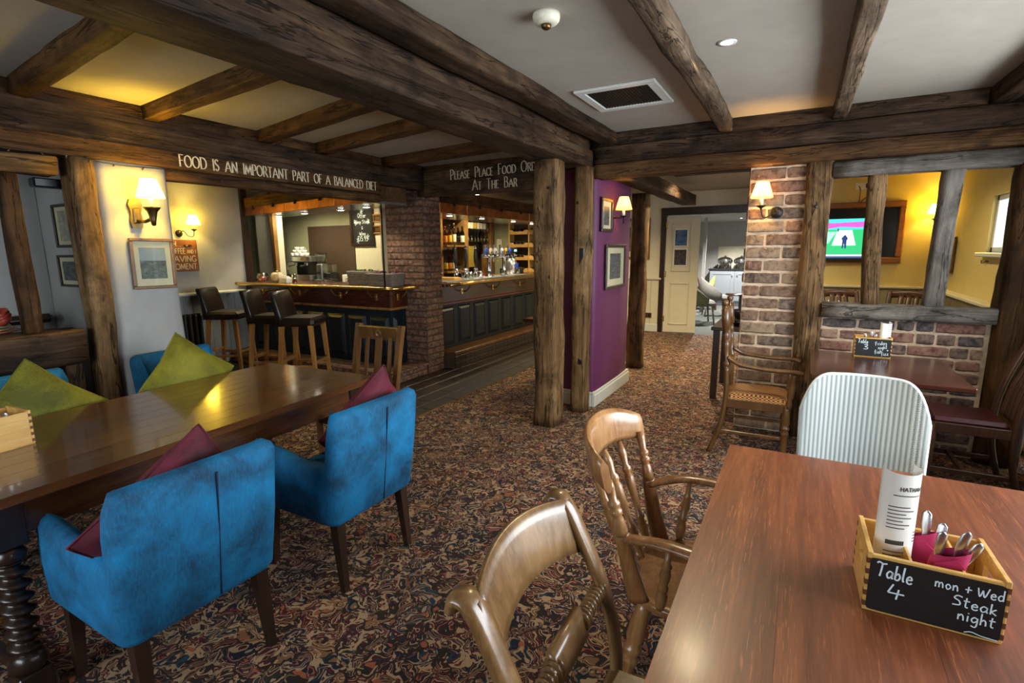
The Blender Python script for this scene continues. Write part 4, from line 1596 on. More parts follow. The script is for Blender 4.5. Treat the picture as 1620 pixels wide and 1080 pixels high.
def dining(loc, rz, label, grp=None):
    t = empty('dining_chair', loc, rz, label, 'chair', grp)
    for sx in (-1, 1):
        p = spline([(sx * .19, -.27, 0), (sx * .19, -.215, .22), (sx * .19, -.20, .44), (sx * .19, -.235, .68), (sx * .19, -.33, .98)], 6)
        MB().tube(p, [(.016, .024)] * len(p), 8, up=(1, 0, 0), sq=True).build('back_post', M_dchair, t)
        MB().tube([(sx * .185, .18, .44), (sx * .185, .18, 0)], [.021, .018], 4, sq=True).build('leg', M_dchair, t)
        MB().box((sx * .187 - .012, -.20, .385), (sx * .187 + .012, .17, .445), .003).build('seat_rail', M_dchair, t)
        MB().box((sx * .187 - .009, -.23, .13), (sx * .187 + .009, .17, .16), .003).build('stretcher', M_dchair, t)
    MB().box((-.18, -.012, .13), (.18, .012, .16), .003).build('stretcher', M_dchair, t)
    for y in (-.195, .175):
        MB().box((-.18, y - .012, .385), (.18, y + .012, .445), .003).build('seat_rail', M_dchair, t)
    MB().box((-.178, -.185, .43), (.178, .185, .475), .02).build('seat_pad', M_maroon, t, label='maroon leather seat pad')
    c = spline([(-.18, -.325, .93), (-.09, -.345, .94), (0, -.35, .945), (.09, -.345, .94), (.18, -.325, .93)], 4)
    MB().tube(c, [(.010, .04)] * len(c), 8, sq=True).build('top_rail', M_dchair, t)
    p = spline([(0, -.205, .47), (0, -.235, .66), (0, -.335, .93)], 5)
    for x in (-.075, 0, .075):
        MB().tube([(x, q.y, q.z) for q in p], [(.026, .006)] * len(p), 6, up=(0, 1, 0), sq=True).build('splat', M_dchair, t)
    return t


M_dchair = wood('dark_brown_dining_chair', K(40, 24, 16), K(74, 46, 30), K(102, 66, 42), 2, 1.2, .35, .05, 0, .25)
dining((.965, 4.08, 0), PI / 2, 'dark dining chair with a maroon leather seat at the right of table three')
dining((.55, 7.25, 0), PI + .3, 'dark dining chair top seen over the sill below the television', 'dining chairs in the yellow room')
dining((1.05, 7.3, 0), PI - .35, 'dark dining chair top seen over the sill right of the thin upright', 'dining chairs in the yellow room')
dining((1.26, 5.3, 0), PI / 2 + .2, 'dark chair back at the right edge of the yellow room', 'dining chairs in the yellow room')


def loom_chair(loc, rz, label):
    """woven tub chair, front +Y"""
    t = empty('loom_chair', loc, rz, label, 'chair')
    nu, nv = 40, 30
    hw, top, bot = .222, .955, .43
    me_v, me_f, uv = [], [], []
    for side in (0, 1):
        for j in range(nv + 1):
            for i in range(nu + 1):
                u, v = -1 + 2 * i / nu, j / nv
                # rounded top corners
                zt = top - (top - .80) * max(0, (abs(u) - .45) / .55) ** 3.2
                z = bot + (zt - bot) * v
                a = u * .62
                x = hw * math.sin(a) / math.sin(.62) * (1 - .06 * (1 - v))
                y = -.20 - .10 * (math.cos(a) - math.cos(.62)) / (1 - math.cos(.62)) - .10 * v - (0 if side == 0 else -.022)
                me_v.append((x, y, z))
                uv.append((i / nu, j / nv))
    off = (nu + 1) * (nv + 1)
    for side in (0, 1):
        for j in range(nv):
            for i in range(nu):
                a = side * off + j * (nu + 1) + i
                q = (a, a + 1, a + nu + 2, a + nu + 1)
                me_f.append(q if side == 0 else q[::-1])
    mb = MB()
    mb.add(me_v, me_f, True)
    o = mb.build('back', M_loom, t)
    ul = o.data.uv_layers.new(name='UVMap')
    for p in o.data.polygons:
        for li, vi in zip(p.loop_indices, p.vertices):
            ul.data[li].uv = uv[vi]
    rim = [me_v[i * 1 + j * (nu + 1)] for i, j in [(0, k) for k in range(nv + 1)] + [(k, nv) for k in range(1, nu + 1)] + [(nu, nv - k) for k in range(1, nv + 1)]]
    MB().tube([(x, y + .011, z) for x, y, z in rim], .009, 8).build('rim', M_loomrim, t)
    MB().box((-.215, -.20, .40), (.215, .22, .45), .02).build('seat', M_loomrim, t)
    MB().box((-.21, -.19, .28), (.21, .21, .40), .02).build('apron', M_loomrim, t)
    for sx in (-1, 1):
        for y in (-.17, .19):
            MB().cyl((sx * .19, y, .40), (sx * .20, y * 1.08, 0), .018, .014).build('leg', M_loomrim, t)
    return t


M_loomrim = plain('white_painted_cane', K(214, 220, 218), .6, 0, 60, .1, .2)
loom_chair((.265, 2.22, 0), PI - .04, 'white woven loom chair behind the foreground table')


# ---------------------------------------------------------------- bar stools (front = +Y)
def stool(loc, rz, label):
    t = empty('bar_stool', loc, rz, label, 'bar stool', 'leather bar stools at the counter')
    MB().box((-.195, -.20, .675), (.195, .21, .775), .03).build('seat', M_leath, t)
    mb = MB()
    rr = []
    for z, y0, y1 in ((.68, -.215, -.14), (.80, -.225, -.155), (.95, -.25, -.19), (1.04, -.275, -.22), (1.065, -.272, -.235)):
        ring = []
        for x, y in ((-.195, y0 + .02), (-.185, y0), (0, y0 - .006), (.185, y0), (.195, y0 + .02), (.195, y1 - .02), (.185, y1), (0, y1 - .004), (-.185, y1), (-.195, y1 - .02)):
            k = .97 if z > 1.05 else 1
            ring.append((x * k, y, z))
        rr.append(ring)
    mb.rings(rr, True, True)
    mb.build('backrest', M_leath, t)
    for sx in (-1, 1):
        for sy, f in ((1, .20), (-1, -.235)):
            MB().tube([(sx * .16, sy * .165, .69), (sx * .185, f, 0)], [.023, .017], 4, up=(0, 1, 0), sq=True).build('leg', M_oakz, t)
        MB().box((sx * .176 - .009, -.20, .205), (sx * .176 + .009, .185, .235), .002).build('foot_rail', M_oakz, t)
    MB().box((-.17, .175, .255), (.17, .195, .285), .002).build('foot_rail', M_oakz, t)
    MB().box((-.17, .170, .286), (.17, .197, .292), .001).build('kick_plate', M_iron, t)
    MB().box((-.17, -.215, .255), (.17, -.195, .285), .002).build('foot_rail', M_oakz, t)
    return t


stool((-6.30, 3.93, 0), math.radians(28 - 90), 'dark leather bar stool nearest the white wall and radiator')
stool((-5.44, 3.93, 0), math.radians(27 - 90), 'middle dark leather bar stool of the three')
stool((-4.93, 3.94, 0), math.radians(25 - 90), 'dark leather bar stool nearest the brick bar pillar')
slatchair((-6.15, 2.75, 0), PI * .75, 'brown wooden chair mostly hidden behind the olive cushion and wall end')
# ---------------------------------------------------------------- bar
def panel_mesh(w, h, mat, t=.022):
    """raised and fielded panel in the XZ plane facing -Y, origin at lower left"""
    mb = MB()
    a, b = .012, .045
    L = [[(0, 0, 0), (w, 0, 0), (w, 0, h), (0, 0, h)], [(a, -.010, a), (w - a, -.010, a), (w - a, -.010, h - a), (a, -.010, h - a)],
         [(a + .004, -.004, a + .004), (w - a - .004, -.004, a + .004), (w - a - .004, -.004, h - a - .004), (a + .004, -.004, h - a - .004)],
         [(b, -t, b), (w - b, -t, b), (w - b, -t, h - b), (b, -t, h - b)]]
    mb.rings(L, False, True)
    me = mb.mesh('panel')
    me.materials.append(mat)
    return me


bar = empty('bar_counter', (-5.5, 4.9, .13), 0, 'dark navy panelled bar counter with mahogany fascia behind the stools', 'bar counter')


def wpart(name, mb, mat, parent, label=None):
    o = mb.build(name, mat)
    attach(o, parent, Matrix.Identity(4))
    if label:
        o['label'] = label
    return o


wpart('body', MB().box((-6.88, 4.62, .13), (-4.22, 4.89, .82)), M_navy, bar)
pw = .37
pm_ = panel_mesh(.30, .52, M_navy)
for i in range(7):
    o = inst('panel', pm_)
    attach(o, bar, T(-4.22 - .33 - i * pw, 4.62, .20))
o = inst('panel', panel_mesh(.19, .52, M_navy))
attach(o, bar, Matrix.Translation((-4.22, 4.66, .20)) @ RZ(PI / 2))
wpart('fascia', MB().box((-6.88, 4.585, .83), (-4.18, 4.89, 1.045), .006), M_mah, bar)
wpart('moulding', MB().box((-6.88, 4.575, .805), (-4.17, 4.89, .835), .008), M_gold if 'M_gold' in globals() else M_shelf, bar)
wpart('counter_top', MB().box((-6.88, 4.50, 1.045), (-4.10, 5.12, 1.085), .010).box((-4.5, 4.50, 1.045), (-4.08, 4.89, 1.085), .010), M_mah, bar)
rail = spline([(-6.86, 4.44, 1.07), (-6.2, 4.44, 1.07), (-5.2, 4.44, 1.07), (-4.35, 4.44, 1.07), (-4.12, 4.47, 1.07), (-4.03, 4.58, 1.07), (-4.01, 4.75, 1.07), (-4.01, 4.885, 1.07)], 6)
o = wpart('brass_rail', MB().tube(rail, .024, 10), M_brass, bar, 'polished brass rail')
for i, (x, y, a) in enumerate(((-6.5, 4.44, 0), (-5.75, 4.44, 0), (-5.0, 4.44, 0), (-4.4, 4.44, 0), (-4.02, 4.7, PI / 2))):
    b_ = MB()
    b_.tube(spline([(0, 0, 0), (0, .02, -.05), (0, .07, -.095), (0, .14, -.10)], 4), .009, 6).box((-.02, .135, -.14), (.02, .15, -.06), .003)
    o = b_.build('rail_bracket', M_brass)
    attach(o, bar, T(x, y, 1.06) @ RZ(a))

bar2 = empty('bar_counter', (-4.2, 7.1, 0), 0, 'long navy panelled bar counter with beer taps right of the brick bar pillar', 'bar counter')
wpart('body', MB().box((-4.25, 5.26, .2), (-4.0, 8.9, .82)), M_navy, bar2)
pm2 = panel_mesh(.30, .50, M_navy)
for i in range(9):
    o = inst('panel', pm2)
    attach(o, bar2, T(-4.0, 5.30 + i * .39, .27) @ RZ(PI / 2))
wpart('fascia', MB().box((-4.25, 5.26, .835), (-3.965, 8.9, 1.045), .005), M_mah, bar2)
wpart('moulding', MB().box((-4.25, 5.26, .80), (-3.95, 8.9, .84), .008), M_mah, bar2)
wpart('counter_top', MB().box((-4.62, 5.26, 1.045), (-3.88, 8.9, 1.085), .010), M_mah, bar2)
wpart('drip_tray', MB().box((-4.48, 5.5, 1.085), (-4.02, 7.9, 1.094), .003), M_steel, bar2)
wpart('brass_rail', MB().tube([(-3.82, 5.27, 1.07), (-3.82, 6, 1.07), (-3.82, 8.9, 1.07)], .024, 10), M_brass, bar2, 'polished brass rail')
for y in (5.75, 6.55, 7.4, 8.3):
    b_ = MB()
    b_.tube(spline([(0, 0, 0), (0, .02, -.05), (0, .07, -.095), (0, .14, -.10)], 4), .009, 6).box((-.02, .135, -.14), (.02, .15, -.06), .003)
    o = b_.build('rail_bracket', M_brass)
    attach(o, bar2, T(-3.82, y, 1.06) @ RZ(PI / 2))
st = empty('bar_step', (-3.87, 7.1, 0), 0, 'low tiled foot step with a pale edge along the right bar', 'step')
wpart('riser', MB().box((-3.995, 5.26, 0), (-3.77, 8.9, .185), .004), M_mortard, st)
wpart('nosing', MB().box((-3.995, 5.26, .185), (-3.75, 8.9, .225), .006), M_slat, st)
bm = MB().box((-.055, 0, -.035), (.055, .014, .035), .003).mesh('brick')
bm.materials.append(M_tile)
for i in range(34):
    for j in range(2):
        o = inst('brick', bm)
        attach(o, st, T(-3.77, 5.33 + i * .112, .048 + j * .078) @ RZ(-PI / 2))


# copper canopies over the bar
def canopy(name, p0, p1, depth, z0, z1, ztop, npan, label, lights):
    p0, p1 = Vector(p0), Vector(p1)
    L = (p1 - p0).length
    t = empty(name, (p0.x, p0.y, z0), math.atan2(p1.y - p0.y, p1.x - p0.x), label, 'canopy')
    # local: x along, y inward (+), z up
    MB().box((0, .03, .002), (L, depth, .03), .003).build('soffit', M_soffit, t)
    MB().box((0, .03, .03), (L, depth, ztop - z0), .003).build('carcass', M_beam2, t)
    MB().box((0, -.005, z1 - z0), (L, .06, ztop - z0), .004).build('fascia_board', M_beam2, t)
    w = L / npan
    me = MB().box((.002, 0, 0), (w - .002, .028, z1 - z0), .004).mesh('copper_panel')
    me.materials.append(M_copper)
    for i in range(npan):
        inst('copper_panel', me, t, (i * w, 0, 0))
        MB().box((-.012, -.02, -.03), (.012, .0, .02), .004).build('bracket', M_iron, t, (i * w + w * .5, -.002, z1 - z0))
    for (a, b, pw_) in lights:
        l = MB().lathe([(.001, 0), (.04, 0), (.055, .004), (.055, .012), (.04, .012)], 20).build('downlight', M_chrome, t, (a, b, -.010))
        MB().lathe([(.001, -.002), (.036, -.002), (.036, .001)], 16).build('lens', M_led, l)
        spot('downlight_lamp', (a, b, -.02), pw_, (1, .88, .62), 130, t)
    return t


canopy('copper_canopy', (-6.88, 4.68), (-4.03, 4.10), .55, 2.0, 2.105, 2.24, 5, 'copper fronted canopy above the stools and left bar counter', [(.42, .28, 10), (1.10, .30, 10), (1.9, .34, 10), (2.5, .3, 10)])
canopy('copper_canopy', (-3.93, 5.27), (-3.93, 8.9), .75, 1.96, 2.085, 2.24, 6, 'copper fronted canopy above the beer taps', [(.45, .18, 12), (1.25, .18, 12), (2.2, .18, 12), (3.1, .3, 12)])
tag(MB().cyl((-4.10, 4.42, 1.085), (-4.10, 4.42, 2.0), .010).build('canopy_pole', M_iron), 'thin dark pole between counter and copper canopy beside the brick bar pillar', 'pole')

# ---------------------------------------------------------------- behind the bar
sbox('trim_1', (-6.99, 4.62, 0), (-6.86, 4.72, CEILL), M_dark, .006)
sbox('wall_bar_pier', (-7.9, 5.55, 0), (-7.50, 5.75, CEILL), M_lobby)
sbox('trim_2', (-7.52, 5.53, 0), (-7.44, 5.60, CEILL), M_shelf, .005)
sbox('wall_bar_recess', (px(490, 400, Y=6.38).x, 6.37, .9), (px(562, 400, Y=6.38).x, 6.405, 1.93), M_brown, .004)
sbox('wall_bar_column', (px(562, 400, Y=6.2).x, 6.2, 0), (-5.78, 6.42, CEILL), M_lobby, .01)


def picture(name, M, w, h, fw, frame, label, mount=M_paper, prints=(), cat='framed picture', glass=True, depth=.02, mountw=None, group=None):
    """M: origin at lower left of the frame, x right, y up, z out of the wall"""
    t = bpy.data.objects.new(name, None)
    col.objects.link(t)
    t.matrix_basis = M
    tag(t, label, cat, group)
    f = MB()
    for (x0, y0, x1, y1) in ((0, 0, w, fw), (0, h - fw, w, h), (0, fw, fw, h - fw), (w - fw, fw, w, h - fw)):
        f.box((x0, y0, 0), (x1, y1, depth), .004)
    f.build('frame', frame, t)
    MB().box((fw * .5, fw * .5, .002), (w - fw * .5, h - fw * .5, .006)).build('mount', mount, t)
    for i, (x0, y0, x1, y1, mat) in enumerate(prints):
        z = .0065 + .0006 * i
        MB().add([(x0 * w, y0 * h, z), (x1 * w, y0 * h, z), (x1 * w, y1 * h, z), (x0 * w, y1 * h, z)], [(0, 1, 2, 3)]).build('print', mat, t)
    if glass:
        MB().add([(fw * .8, fw * .8, .0115), (w - fw * .8, fw * .8, .0115), (w - fw * .8, h - fw * .8, .0115), (fw * .8, h - fw * .8, .0115)], [(0, 1, 2, 3)]).build('glazing', M_glass, t)
    return t


def printmat(name, cols, scale=6, axis=1):
    """soft landscape-like print"""
    t = NT(name)
    v = t.coords((1, 1.6, 1), True)
    n = t.noise(v, scale * 3, 6, .65, .5)
    t.set(Base_Color=t.ramp(n, [(.3 + .4 * i / max(1, len(cols) - 1), c) for i, c in enumerate(cols)]), Roughness=.6)
    return t.m


M_pr1 = printmat('old_landscape_print', [K(60, 66, 60), K(96, 104, 96), K(140, 144, 130)])
M_pr2 = printmat('engraving_print', [K(40, 40, 44), K(84, 84, 86), K(130, 128, 124)], 10)
M_pr3 = printmat('faded_figure_print', [K(120, 112, 96), K(168, 160, 140), K(196, 190, 172)])
M_sky = plain('print_sky', K(150, 158, 160), .6, 0, 10, .1)
M_mnt = plain('cream_mount', K(206, 196, 166), .7)
M_post1 = printmat('blue_poster_print', [K(20, 50, 90), K(50, 110, 150), K(150, 100, 110)])
M_post2 = printmat('dark_poster_print', [K(30, 26, 28), K(60, 54, 56), K(100, 88, 84)])

# plaster wall end: picture facing +X
picture('framed_picture', frame_m((-3.838, 1.765, 1.262), (0, 1, -.012), (0, .0, 1)), .272, .335, .020, M_frame, 'gilt framed landscape print on the white wall end under the lamp', M_mnt,
        [(.20, .20, .80, .82, M_pr1), (.20, .56, .80, .82, M_sky)])
# left alcove pictures on the wall facing -Y
picture('framed_picture', frame_m((-4.47, 1.64, 1.54), (1, 0, 0), (0, 0, 1)), .25, .285, .018, M_dframe, 'upper dark framed figure print in the left alcove', M_mnt, [(.22, .15, .78, .85, M_pr3)])
picture('framed_picture', frame_m((-4.50, 1.64, 1.275), (1, 0, 0), (0, 0, 1)), .30, .215, .016, M_dframe, 'lower dark framed landscape print in the left alcove', M_mnt, [(.15, .2, .85, .8, M_pr2)])
# plum wall
picture('framed_picture', frame_m((-1.634, 4.63, 1.66), (0, 1, 0), (0, 0, 1)), .31, .31, .030, M_dframe, 'small dark framed print beside the plum wall lamp', M_mnt, [(.25, .2, .75, .75, M_pr2)])
picture('framed_picture', frame_m((-1.634, 4.78, 1.11), (0, 1, 0), (0, 0, 1)), .62, .435, .032, M_dframe, 'large dark framed engraving on the plum wall', M_mnt, [(.22, .22, .78, .80, M_pr2)])
picture('framed_picture', frame_m((-2.95, 9.446, 1.31), (1, 0, 0), (0, 0, 1)), .56, .73, .05, M_goldfr if 'M_goldfr' in globals() else M_shelf, 'orange wood framed picture beyond the dark knotty post', M_mnt, [(.2, .2, .8, .8, M_pr1)])

# menu chalkboard and plaques on the bar column
bx0 = px(556, 390, Y=6.19)
bx1 = px(588, 325, Y=6.19)
cb = picture('menu_chalkboard', frame_m((bx0.x, 6.198, bx0.z), (1, 0, 0), (0, 0, 1)), bx1.x - bx0.x + .03, bx1.z - bx0.z, .045, M_dframe, 'tall framed chalkboard offering steak and wine behind the bar', M_board, [], 'chalkboard', False)
wb, hb = bx1.x - bx0.x + .03, bx1.z - bx0.z
mb = MB()
for i, (tx, sz) in enumerate((('Offer', .075), ('Rump Steak', .06), ('&', .05), ('Wine', .065), ('£15.95', .085))):
    lettering(mb, tx, HAND, sz, T(wb / 2, hb * .72 - i * .092, .008), .055, False, .08, None if tx != 'Rump Steak' else wb * .66, 'c')
mb.build('chalk_writing', M_chalk, cb)
mb = MB()
for (cx, cy) in ((.3, .15), (.72, .24), (.24, .6), (.76, .62), (.5, .88)):
    for k in range(5):
        a = k * 2 * PI / 5 + cx * 7
        c = Vector((cx * wb, cy * hb, .008))
        _ribbon(mb, spline([c, c + Vector((math.cos(a) * .02, math.sin(a) * .03, 0)), c + Vector((math.cos(a + .5) * .035, math.sin(a + .5) * .045, 0))], 4), lambda d: .004, None)
mb.build('chalk_flourish', M_chalk, cb)
for (a, b, lab) in ((338, 352, 'upper small framed plaque beside the menu chalkboard'), (356, 370, 'lower small framed plaque beside the menu chalkboard')):
    q0, q1 = px(590, b, Y=6.19), px(603, a, Y=6.19)
    picture('wall_plaque', frame_m((q0.x, 6.198, q0.z), (1, 0, 0), (0, 0, 1)), q1.x - q0.x, q1.z - q0.z, .025, M_shelf, lab, M_dark, [(.25, .3, .75, .7, M_abrass)], 'plaque', False)

# rear counter with coffee machine
rc = empty('back_counter', (-7.2, 6.1, 0), 0, 'mahogany back counter under the coffee machine', 'counter')
wpart('cabinet', MB().box((-9.1, 5.82, 0), (-5.84, 6.19, .96), .004), M_mah, rc)
wpart('counter_top', MB().box((-9.15, 5.77, .96), (-5.82, 6.19, 1.0), .008), M_orange if 'M_orange' in globals() else M_mah, rc)


def px3(x, y, Y):
    return px(x, y, Y=Y)


a0, a1 = px(457, 437, Y=5.8), px(495, 437, Y=5.8)
cmx, cw = (a0.x + a1.x) / 2, (a1.x - a0.x)
cmx -= .06
cm = empty('coffee_machine', (cmx, 5.97, 1.0), 0, 'chrome espresso machine on the back counter', 'coffee machine')
MB().box((-.29, -.17, .03), (.29, .2, .12), .012).build('base', M_steel, cm)
MB().box((-.27, .02, .12), (.27, .2, .33), .01).build('body', M_black, cm)
MB().box((-.29, -.15, .33), (.29, .2, .43), .015).build('head', M_steel, cm)
MB().box((-.26, -.17, .118), (.26, .0, .128), .003).build('drip_grid', M_chrome, cm)
for x in (-.14, .12):
    MB().lathe([(.035, 0), (.04, .03), (.03, .06)], 14).build('group_head', M_chrome, cm, (x, -.08, .27))
    MB().cyl((0, 0, 0), (0, -.14, -.02), .012).build('handle', M_black, cm, (x, -.08, .285))
MB().tube([(-.25, -.15, .33), (-.25, -.17, .25), (-.22, -.16, .14)], .006, 6).build('steam_wand', M_chrome, cm)
MB().box((.05, -.152, .36), (.2, -.15, .40)).build('panel', M_chrome, cm)
for sx in (-1, 1):
    for y in (-.14, .16):
        MB().cyl((sx * .25, y, 0), (sx * .25, y, .03), .018).build('foot', M_black, cm)
cup = MB().lathe([(.001, 0), (.022, 0), (.036, .02), (.04, .05), (.037, .05), (.03, .02), (.001, .008)], 16)
cup.tube(spline([(.036, 0, .04), (.058, 0, .036), (.054, 0, .018), (.034, 0, .016)], 3), .004, 5)
cupm = cup.mesh('coffee_cup')
cupm.materials.append(M_white)
k = 0
for lv in range(3):
    for j in range(3 - lv):
        for q in range(2):
            o = inst('coffee_cup', cupm, None, (cmx - .24 + j * .105 + lv * .05, 5.93 + q * .105, 1.43 + lv * .049), (0, 0, random.random() * 6))
            tag(o, 'white cup stacked on the espresso machine', 'cup', 'cups on the espresso machine')
gr = empty('coffee_grinder', (cmx + .40, 5.95, 1.0), 0, 'black coffee grinder with a clear bean hopper right of the espresso machine', 'grinder')
MB().box((-.09, -.1, 0), (.09, .1, .05), .01).box((-.07, -.06, .05), (.07, .08, .30), .015).build('body', M_steel, gr)
MB().lathe([(.05, .30), (.06, .32), (.09, .42), (.095, .47), (.08, .48)], 18).build('hopper', M_tumbler, gr)
MB().box((-.03, -.12, .14), (.03, -.06, .18), .006).build('dosing_chute', M_black, gr)
gr2 = empty('coffee_grinder', (cmx + .60, 5.98, 1.0), 0, 'smaller grinder with a square clear hopper', 'grinder')
MB().box((-.06, -.08, 0), (.06, .08, .16), .012).build('body', M_black, gr2)
MB().box((-.06, -.06, .16), (.06, .06, .30), .01).build('hopper', M_tumbler, gr2)
pd = empty('card_terminal', (cmx + .72, 5.86, 1.0), 0, 'black card terminal on the back counter', 'terminal')
MB().box((-.12, -.06, 0), (.12, .06, .05), .012).build('base', M_black, pd)
MB().box((-.09, -.05, .05), (.05, .05, .075), .006).build('keypad', M_worktop, pd, (0, 0, 0), (0, .15, 0))
wbx = MB().box((-.06, -.05, 0), (.06, .05, .13), .008).build('paper_box', M_white, None, (cmx + .86, 6.05, 1.0))
tag(wbx, 'white box beside the card terminal', 'box')


def teapot(x, y, z, s, label):
    t = empty('teapot', (x, y, z), random.random() * 2 - 1, label, 'teapot', 'steel teapots on the back counter')
    MB().lathe([(.001, 0), (.045, 0), (.062, .03), (.06, .065), (.04, .085), (.001, .088)], 16).build('body', M_chrome, t)
    MB().lathe([(.03, .085), (.028, .095), (.008, .1), (.010, .112), (.001, .116)], 12).build('lid', M_chrome, t)
    MB().tube([(.055, 0, .03), (.085, 0, .06), (.095, 0, .085)], [.014, .009, .006], 8).build('spout', M_chrome, t)
    MB().tube(spline([(-.055, 0, .07), (-.095, 0, .065), (-.09, 0, .03), (-.058, 0, .025)], 4), .006, 6).build('handle', M_black, t)
    t.scale = (s, s, s)


for i in range(5):
    teapot(cmx + 1.02 + i * .14 + (.12 if i > 1 else 0), 5.98 + .05 * (i % 2), 1.0, 1.0, ['steel teapot nearest the white box', 'second steel teapot from the white box', 'steel teapot in the right-hand group, first', 'steel teapot in the right-hand group, second', 'steel teapot nearest the bar column'][i])


# items on the left counter
def basket(x, y, w, d, h, label, leaf):
    t = empty('wicker_basket', (x, y, 1.085), 0, label, 'basket')
    rows = 9
    b = MB()
    for i in range(rows):
        z = .008 + h * i / rows
        k = .88 + .12 * i / rows
        a, c = w / 2 * k, d / 2 * k
        ring = []
        for (x0, y0, x1, y1) in ((-a, -c, a, -c), (a, -c, a, c), (a, c, -a, c), (-a, c, -a, -c)):
            for q in range(10):
                u = q / 10
                wv = .003 * math.sin((q + i * 1.0) * PI)
                ring.append((x0 + (x1 - x0) * u + (wv if x0 == x1 else 0), y0 + (y1 - y0) * u + (wv if y0 == y1 else 0), z + .002 * math.cos(q * PI)))
        b.tube(ring, h / rows * .56, 6, closed=True)
    b.build('woven_sides', M_wick2, t)
    MB().box((-w * .44, -d * .44, 0), (w * .44, d * .44, .012), .003).build('base', M_wick2, t)
    MB().box((-w * .49, -d * .49, h - .012), (-w * .46, d * .49, h + .006), .003).box((w * .46, -d * .49, h - .012), (w * .49, d * .49, h + .006), .003).box((-w * .49, -d * .49, h - .012), (w * .49, -d * .46, h + .006), .003).box((-w * .49, d * .46, h - .012), (w * .49, d * .49, h + .006), .003).build('rim', M_wick2, t)
    r = random.Random(5 + int(x * 100))
    for i in range(14):
        lf = MB()
        cx, cy = r.uniform(-w * .4, w * .4), r.uniform(-d * .3, d * .3)
        a = r.uniform(0, 6.28)
        L = r.uniform(.03, .055)
        dx, dy = math.cos(a), math.sin(a)
        lf.add([(cx, cy, h - .02), (cx + dx * L * .5 - dy * .014, cy + dy * L * .5 + dx * .014, h + .02), (cx + dx * L, cy + dy * L, h + .028), (cx + dx * L * .5 + dy * .014, cy + dy * L * .5 - dx * .014, h + .02), (cx + dx * L * .5, cy + dy * L * .5, h + .008)], [(0, 4, 1), (1, 4, 2), (2, 4, 3), (3, 4, 0)])
        lf.build('leaf', leaf, t)


M_wick2 = plain('grey_brown_wicker', K(126, 116, 104), .8, 0, 60, .3, .4)
M_leaf = plain('leaf_green', K(70, 116, 40), .5, 0, 20, .3)
M_leafp = plain('purple_flower', K(130, 40, 90), .6, 0, 20, .3)
basket(-4.83, 4.86, .42, .22, .165, 'left grey wicker basket with green leaves on the bar counter', M_leaf)
basket(-4.36, 4.72, .42, .22, .150, 'right grey wicker basket with purple flowers on the bar counter', M_leafp)
cz = 1.085
t = empty('sweet_jar', (-6.68, 4.72, cz), 0, 'clear glass jar of pink sweets on the left end of the bar', 'jar')
MB().lathe([(.06, 0), (.075, .02), (.085, .07), (.07, .12), (.055, .125), (.065, .1), (.078, .06), (.07, .02), (.001, .008)], 18).build('glass', M_tumbler, t)
r = random.Random(1)
M_sweet = plain('pink_sweet', K(220, 70, 60), .4, 0, 30, .3)
for i in range(16):
    a, q = r.uniform(0, 6.28), r.uniform(0, .05)
    MB().lathe([(.001, -.014), (.012, -.008), (.015, 0), (.012, .008), (.001, .014)], 8).build('sweet', M_sweet, t, (q * math.cos(a), q * math.sin(a), .025 + .012 * (i // 6)))
t = empty('spotted_jar', (-6.36, 4.72, cz), 0, 'cream and brown spotted jar on the bar counter', 'jar')
MB().lathe([(.001, 0), (.05, 0), (.08, .04), (.085, .09), (.06, .13), (.001, .14)], 18).build('body', plain('spotted_glaze', K(206, 188, 150), .3, 0, 18, .6), t)
MB().lathe([(.03, .135), (.03, .15), (.012, .155), (.001, .165)], 12).build('lid', M_abrass, t)
t = empty('sugar_caddy', (-6.16, 4.70, cz), 0, 'white sugar caddy on the bar counter', 'caddy')
MB().box((-.08, -.05, 0), (.08, .05, .012), .003).box((-.075, -.045, .012), (.075, .045, .07), .006).build('box', M_white, t)
for i in range(3):
    MB().box((-.06 + i * .04, -.03, .07), (-.03 + i * .04, .03, .085), .002).build('sachet_row', M_paper, t)
tag(MB().lathe([(.001, 0), (.036, 0), (.034, .12), (.031, .12), (.03, .01), (.001, .008)], 16).build('steel_tumbler', M_chrome, None, (-6.0, 4.72, cz)), 'tall steel tumbler beside the sugar caddy', 'tumbler')

# ---------------------------------------------------------------- back bar shelving (facing +X)
sh = empty('back_bar_shelves', (-5.62, 8.25, 0), 0, 'rustic wooden shelves of spirits behind the beer taps', 'shelves')
for y in (7.36, 8.16, 9.08):
    wpart('upright', MB().box((-5.72, y - .06, 0), (-5.48, y + .06, 2.1), .01), M_shelf, sh)
wpart('head_rail', MB().box((-5.74, 7.28, 2.1), (-5.46, 9.16, 2.17), .008), M_shelf, sh)
wpart('shelf', MB().box((-5.72, 7.42, 1.56), (-5.40, 8.10, 1.59), .004), M_shelf, sh)
wpart('shelf', MB().box((-5.72, 7.42, 1.10), (-5.40, 8.10, 1.13), .004), M_shelf, sh)
wpart('counter', MB().box((-5.77, 7.30, .95), (-5.30, 9.12, 1.0), .006), M_mah, sh)
wpart('optic_rail', MB().box((-5.62, 8.24, 1.66), (-5.56, 9.0, 1.70), .004), M_black, sh)
wpart('notice', MB().box((-5.60, 8.28, 1.18), (-5.59, 8.62, 1.58), .002), plain('yellow_notice_card', K(196, 172, 72), .6), sh)


